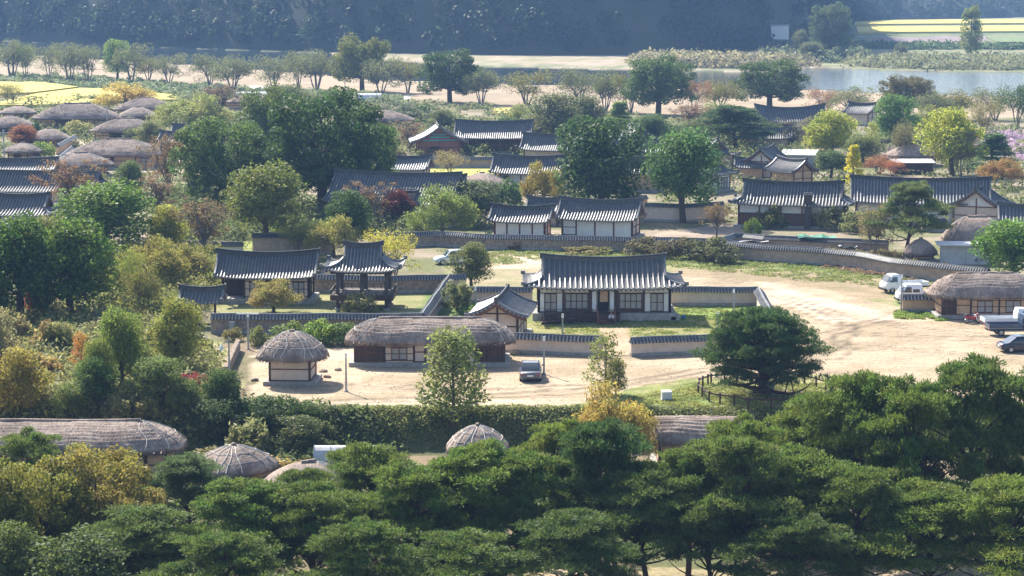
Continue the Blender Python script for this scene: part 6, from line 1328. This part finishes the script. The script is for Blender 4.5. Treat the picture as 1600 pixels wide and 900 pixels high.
scatter('reed_bed', 'pale reed mound on the river bar', 'reeds', [(1000,96),(1060,95),(1180,98),(1260,102),(1200,107),(1040,105)], 22000, .5, 4.2, (.17,.17,.11), 1, clump=6, asp=2.2, seed=12)
scatter('bank_bushes', 'bushy green thicket along the far water edge', 'thicket', [(1330,92),(1700,94),(1700,111),(1450,109),(1330,104)], 26000, .5, 3.4, (.13,.15,.09), .8, clump=5, seed=13)
scatter('bank_bushes', 'dark green hedge line across the far fields', 'thicket', [(1335,72),(1700,75),(1700,79),(1335,77)], 9000, .6, 3.0, (.06,.10,.04), 1, clump=5, seed=14)
scatter('bank_bushes', 'shrubs at the foot of the hill across the river', 'thicket', [(1190,84),(1330,72),(1340,88),(1290,98),(1200,92)], 12000, .6, 4.5, (.08,.11,.06), 1, clump=6, seed=15)
scatter('cosmos_flowers', 'lilac cosmos flowers filling the far right field', 'flowers', [(1500,205),(1700,208),(1700,250),(1560,250),(1520,232)], 26000, .2, .8, (.27,.22,.34), 1, clump=1.6, seed=16)
scatter('cosmos_flowers', 'small patch of lilac flowers between the ginkgo trees', 'flowers', [(1385,232),(1425,230),(1440,246),(1390,250)], 4000, .2, .8, (.27,.22,.34), 1, clump=1.3, seed=17)
scatter('grass_tufts', 'short grass and weeds on the field behind the main hall', 'grass', [(690,392),(980,388),(1130,402),(1330,416),(1480,440),(1400,452),(1040,415),(850,405),(760,420)], 36000, .07, .22, (.13,.17,.06), .8, clump=.8, asp=1.8, seed=18)
scatter('grass_tufts', 'grass on the verge around the fenced pine', 'grass', [(930,634),(1090,600),(1350,600),(1350,650),(930,645)], 22000, .06, .14, (.16,.19,.065), .8, clump=.6, asp=1.8, seed=19)
scatter('grass_tufts', 'short lawn grass before the main hall', 'grass', [(850,520),(830,500),(1060,482),(1180,482),(1205,540),(990,545),(940,545),(860,545)], 26000, .055, .10, (.15,.19,.06), .75, clump=.6, asp=1.8, seed=20, excl=([(940,510),(990,510),(1000,556),(940,556)],))
scatter('grass_tufts', 'weeds along the mud wall by the ochre thatched house', 'grass', [(1395,486),(1470,488),(1480,502),(1400,498)], 6000, .07, .2, (.13,.20,.05), 1, clump=.4, asp=1.8, seed=21)
scatter('garden_plants', 'vegetable beds and dry plants behind the curved mud wall', 'garden plants', [(1195,392),(1400,398),(1480,420),(1460,432),(1340,412),(1200,402)], 16000, .14, .7, (.13,.12,.06), .6, clump=.9, seed=22)
scatter('dry_weeds', 'brown dug-over weeds along the foot of the mud wall', 'weeds', [(1285,410),(1345,420),(1450,434),(1440,440),(1290,420)], 7000, .12, .35, (.16,.12,.09), .7, clump=.6, seed=23)
scatter('orchard_undergrowth', 'low olive growth filling the orchard left of the open-fronted hall', 'shrubbery', [(120,385),(335,400),(335,455),(300,500),(180,510),(110,470)], 46000, .15, 2.6, (.12,.14,.045), .72, clump=1.8, seed=31)
scatter('village_shrubs', 'taller mixed greenery around the village grove', 'shrubbery', [(260,300),(620,330),(640,375),(480,372),(260,385)], 40000, .17, 3.0, (.08,.11,.04), .7, clump=2.0, seed=32, excl=VX)
scatter('village_shrubs', 'garden trees and bushes packed between the central roofs', 'shrubbery', [(600,200),(1250,212),(1250,262),(960,300),(870,262),(800,235),(600,235)], 46000, .2, 3.2, (.09,.12,.05), .72, clump=2.0, seed=33)
rs_ = np.random.default_rng(5); gr = MB()
while len(gr.V) < 8*3500:
    u_, v_ = rs_.uniform(400, 1640), rs_.uniform(440, 632)
    if not inpoly(u_, v_, [(400,545),(790,560),(1110,556),(1230,545),(1200,470),(1400,480),(1640,510),(1640,620),(1300,595),(1000,606),(890,630),(430,632)]).all(): continue
    p_ = G(u_, v_); s_ = .015+.035*rs_.random()**4; gr.box((p_.x, p_.y, s_*.3), (s_*2, s_*1.6, s_), rz=rs_.random()*3)
plain('pebble', (.30,.25,.2), (.22,.18,.14), 3)
tag(gr.build('gravel', MAT['pebble'], kind='stuff', fix=False), 'small stones scattered over the sandy yard', 'gravel')
# rice fields: raised sheets of ripe crop
plain('rice_ripe', (.50,.40,.06), (.38,.33,.06), .5, .9, .3); plain('crop_green', (.14,.19,.06), (.10,.13,.05), .5, .9, .3)
def crop(label, poly, h, m_):
    P = [G(u, v) for u, v in poly]; n = len(P); mb = MB(); V = [(p.x, p.y, h) for p in P]+[(p.x, p.y, -.1) for p in P]
    o = mb.add(V, [tuple(range(n))]+[(i, (i+1) % n, (i+1) % n+n, i+n) for i in range(n)]).build('rice_field', MAT[m_], kind='stuff'); tag(o, label, 'crop field')
crop('golden rice field at the left, upper strip', [(-120,131),(60,131),(122,139),(50,148),(-120,153)], .7, 'rice_ripe')
crop('golden rice field at the left, lower strip', [(56,150),(126,141),(168,142),(275,152),(284,159),(200,161),(60,168),(-20,168)], .7, 'rice_ripe')
crop('golden strip of rice behind the shrine hall', [(772,173),(800,172),(800,181),(770,181)], .6, 'rice_ripe')
crop('yellow rice strip on the far bank, farther', [(1335,34),(1800,30),(1800,37),(1335,40)], 1.0, 'rice_ripe')
crop('yellow rice strip on the far bank, nearer', [(1338,44),(1800,41),(1800,50),(1340,53)], 1.0, 'rice_ripe')
crop('green crop strip on the far bank', [(1540,60),(1800,60),(1800,69),(1560,69)], 1.0, 'crop_green')
# ================================================================== HAZE
hz = bpy.data.materials.new('haze'); hz.use_nodes = True; nt_ = hz.node_tree; nt_.nodes.clear(); out = nt_.nodes.new('ShaderNodeOutputMaterial'); pv_ = nt_.nodes.new('ShaderNodeVolumePrincipled')
pv_.inputs['Color'].default_value = (.32,.55,1,1); pv_.inputs['Density'].default_value = .00015; pv_.inputs['Anisotropy'].default_value = 0; nt_.links.new(pv_.outputs[0], out.inputs['Volume'])
topz = max(float(np.max([v.co.z for v in bpy.data.objects['hill'].data.vertices])), CAM_H)+14
b_ = MB().box((0, 2050, (topz-4)/2), (4600, 4500, topz+4)).build('haze', hz); tag(b_, 'thin blue autumn haze over the valley', 'haze', kind='stuff')
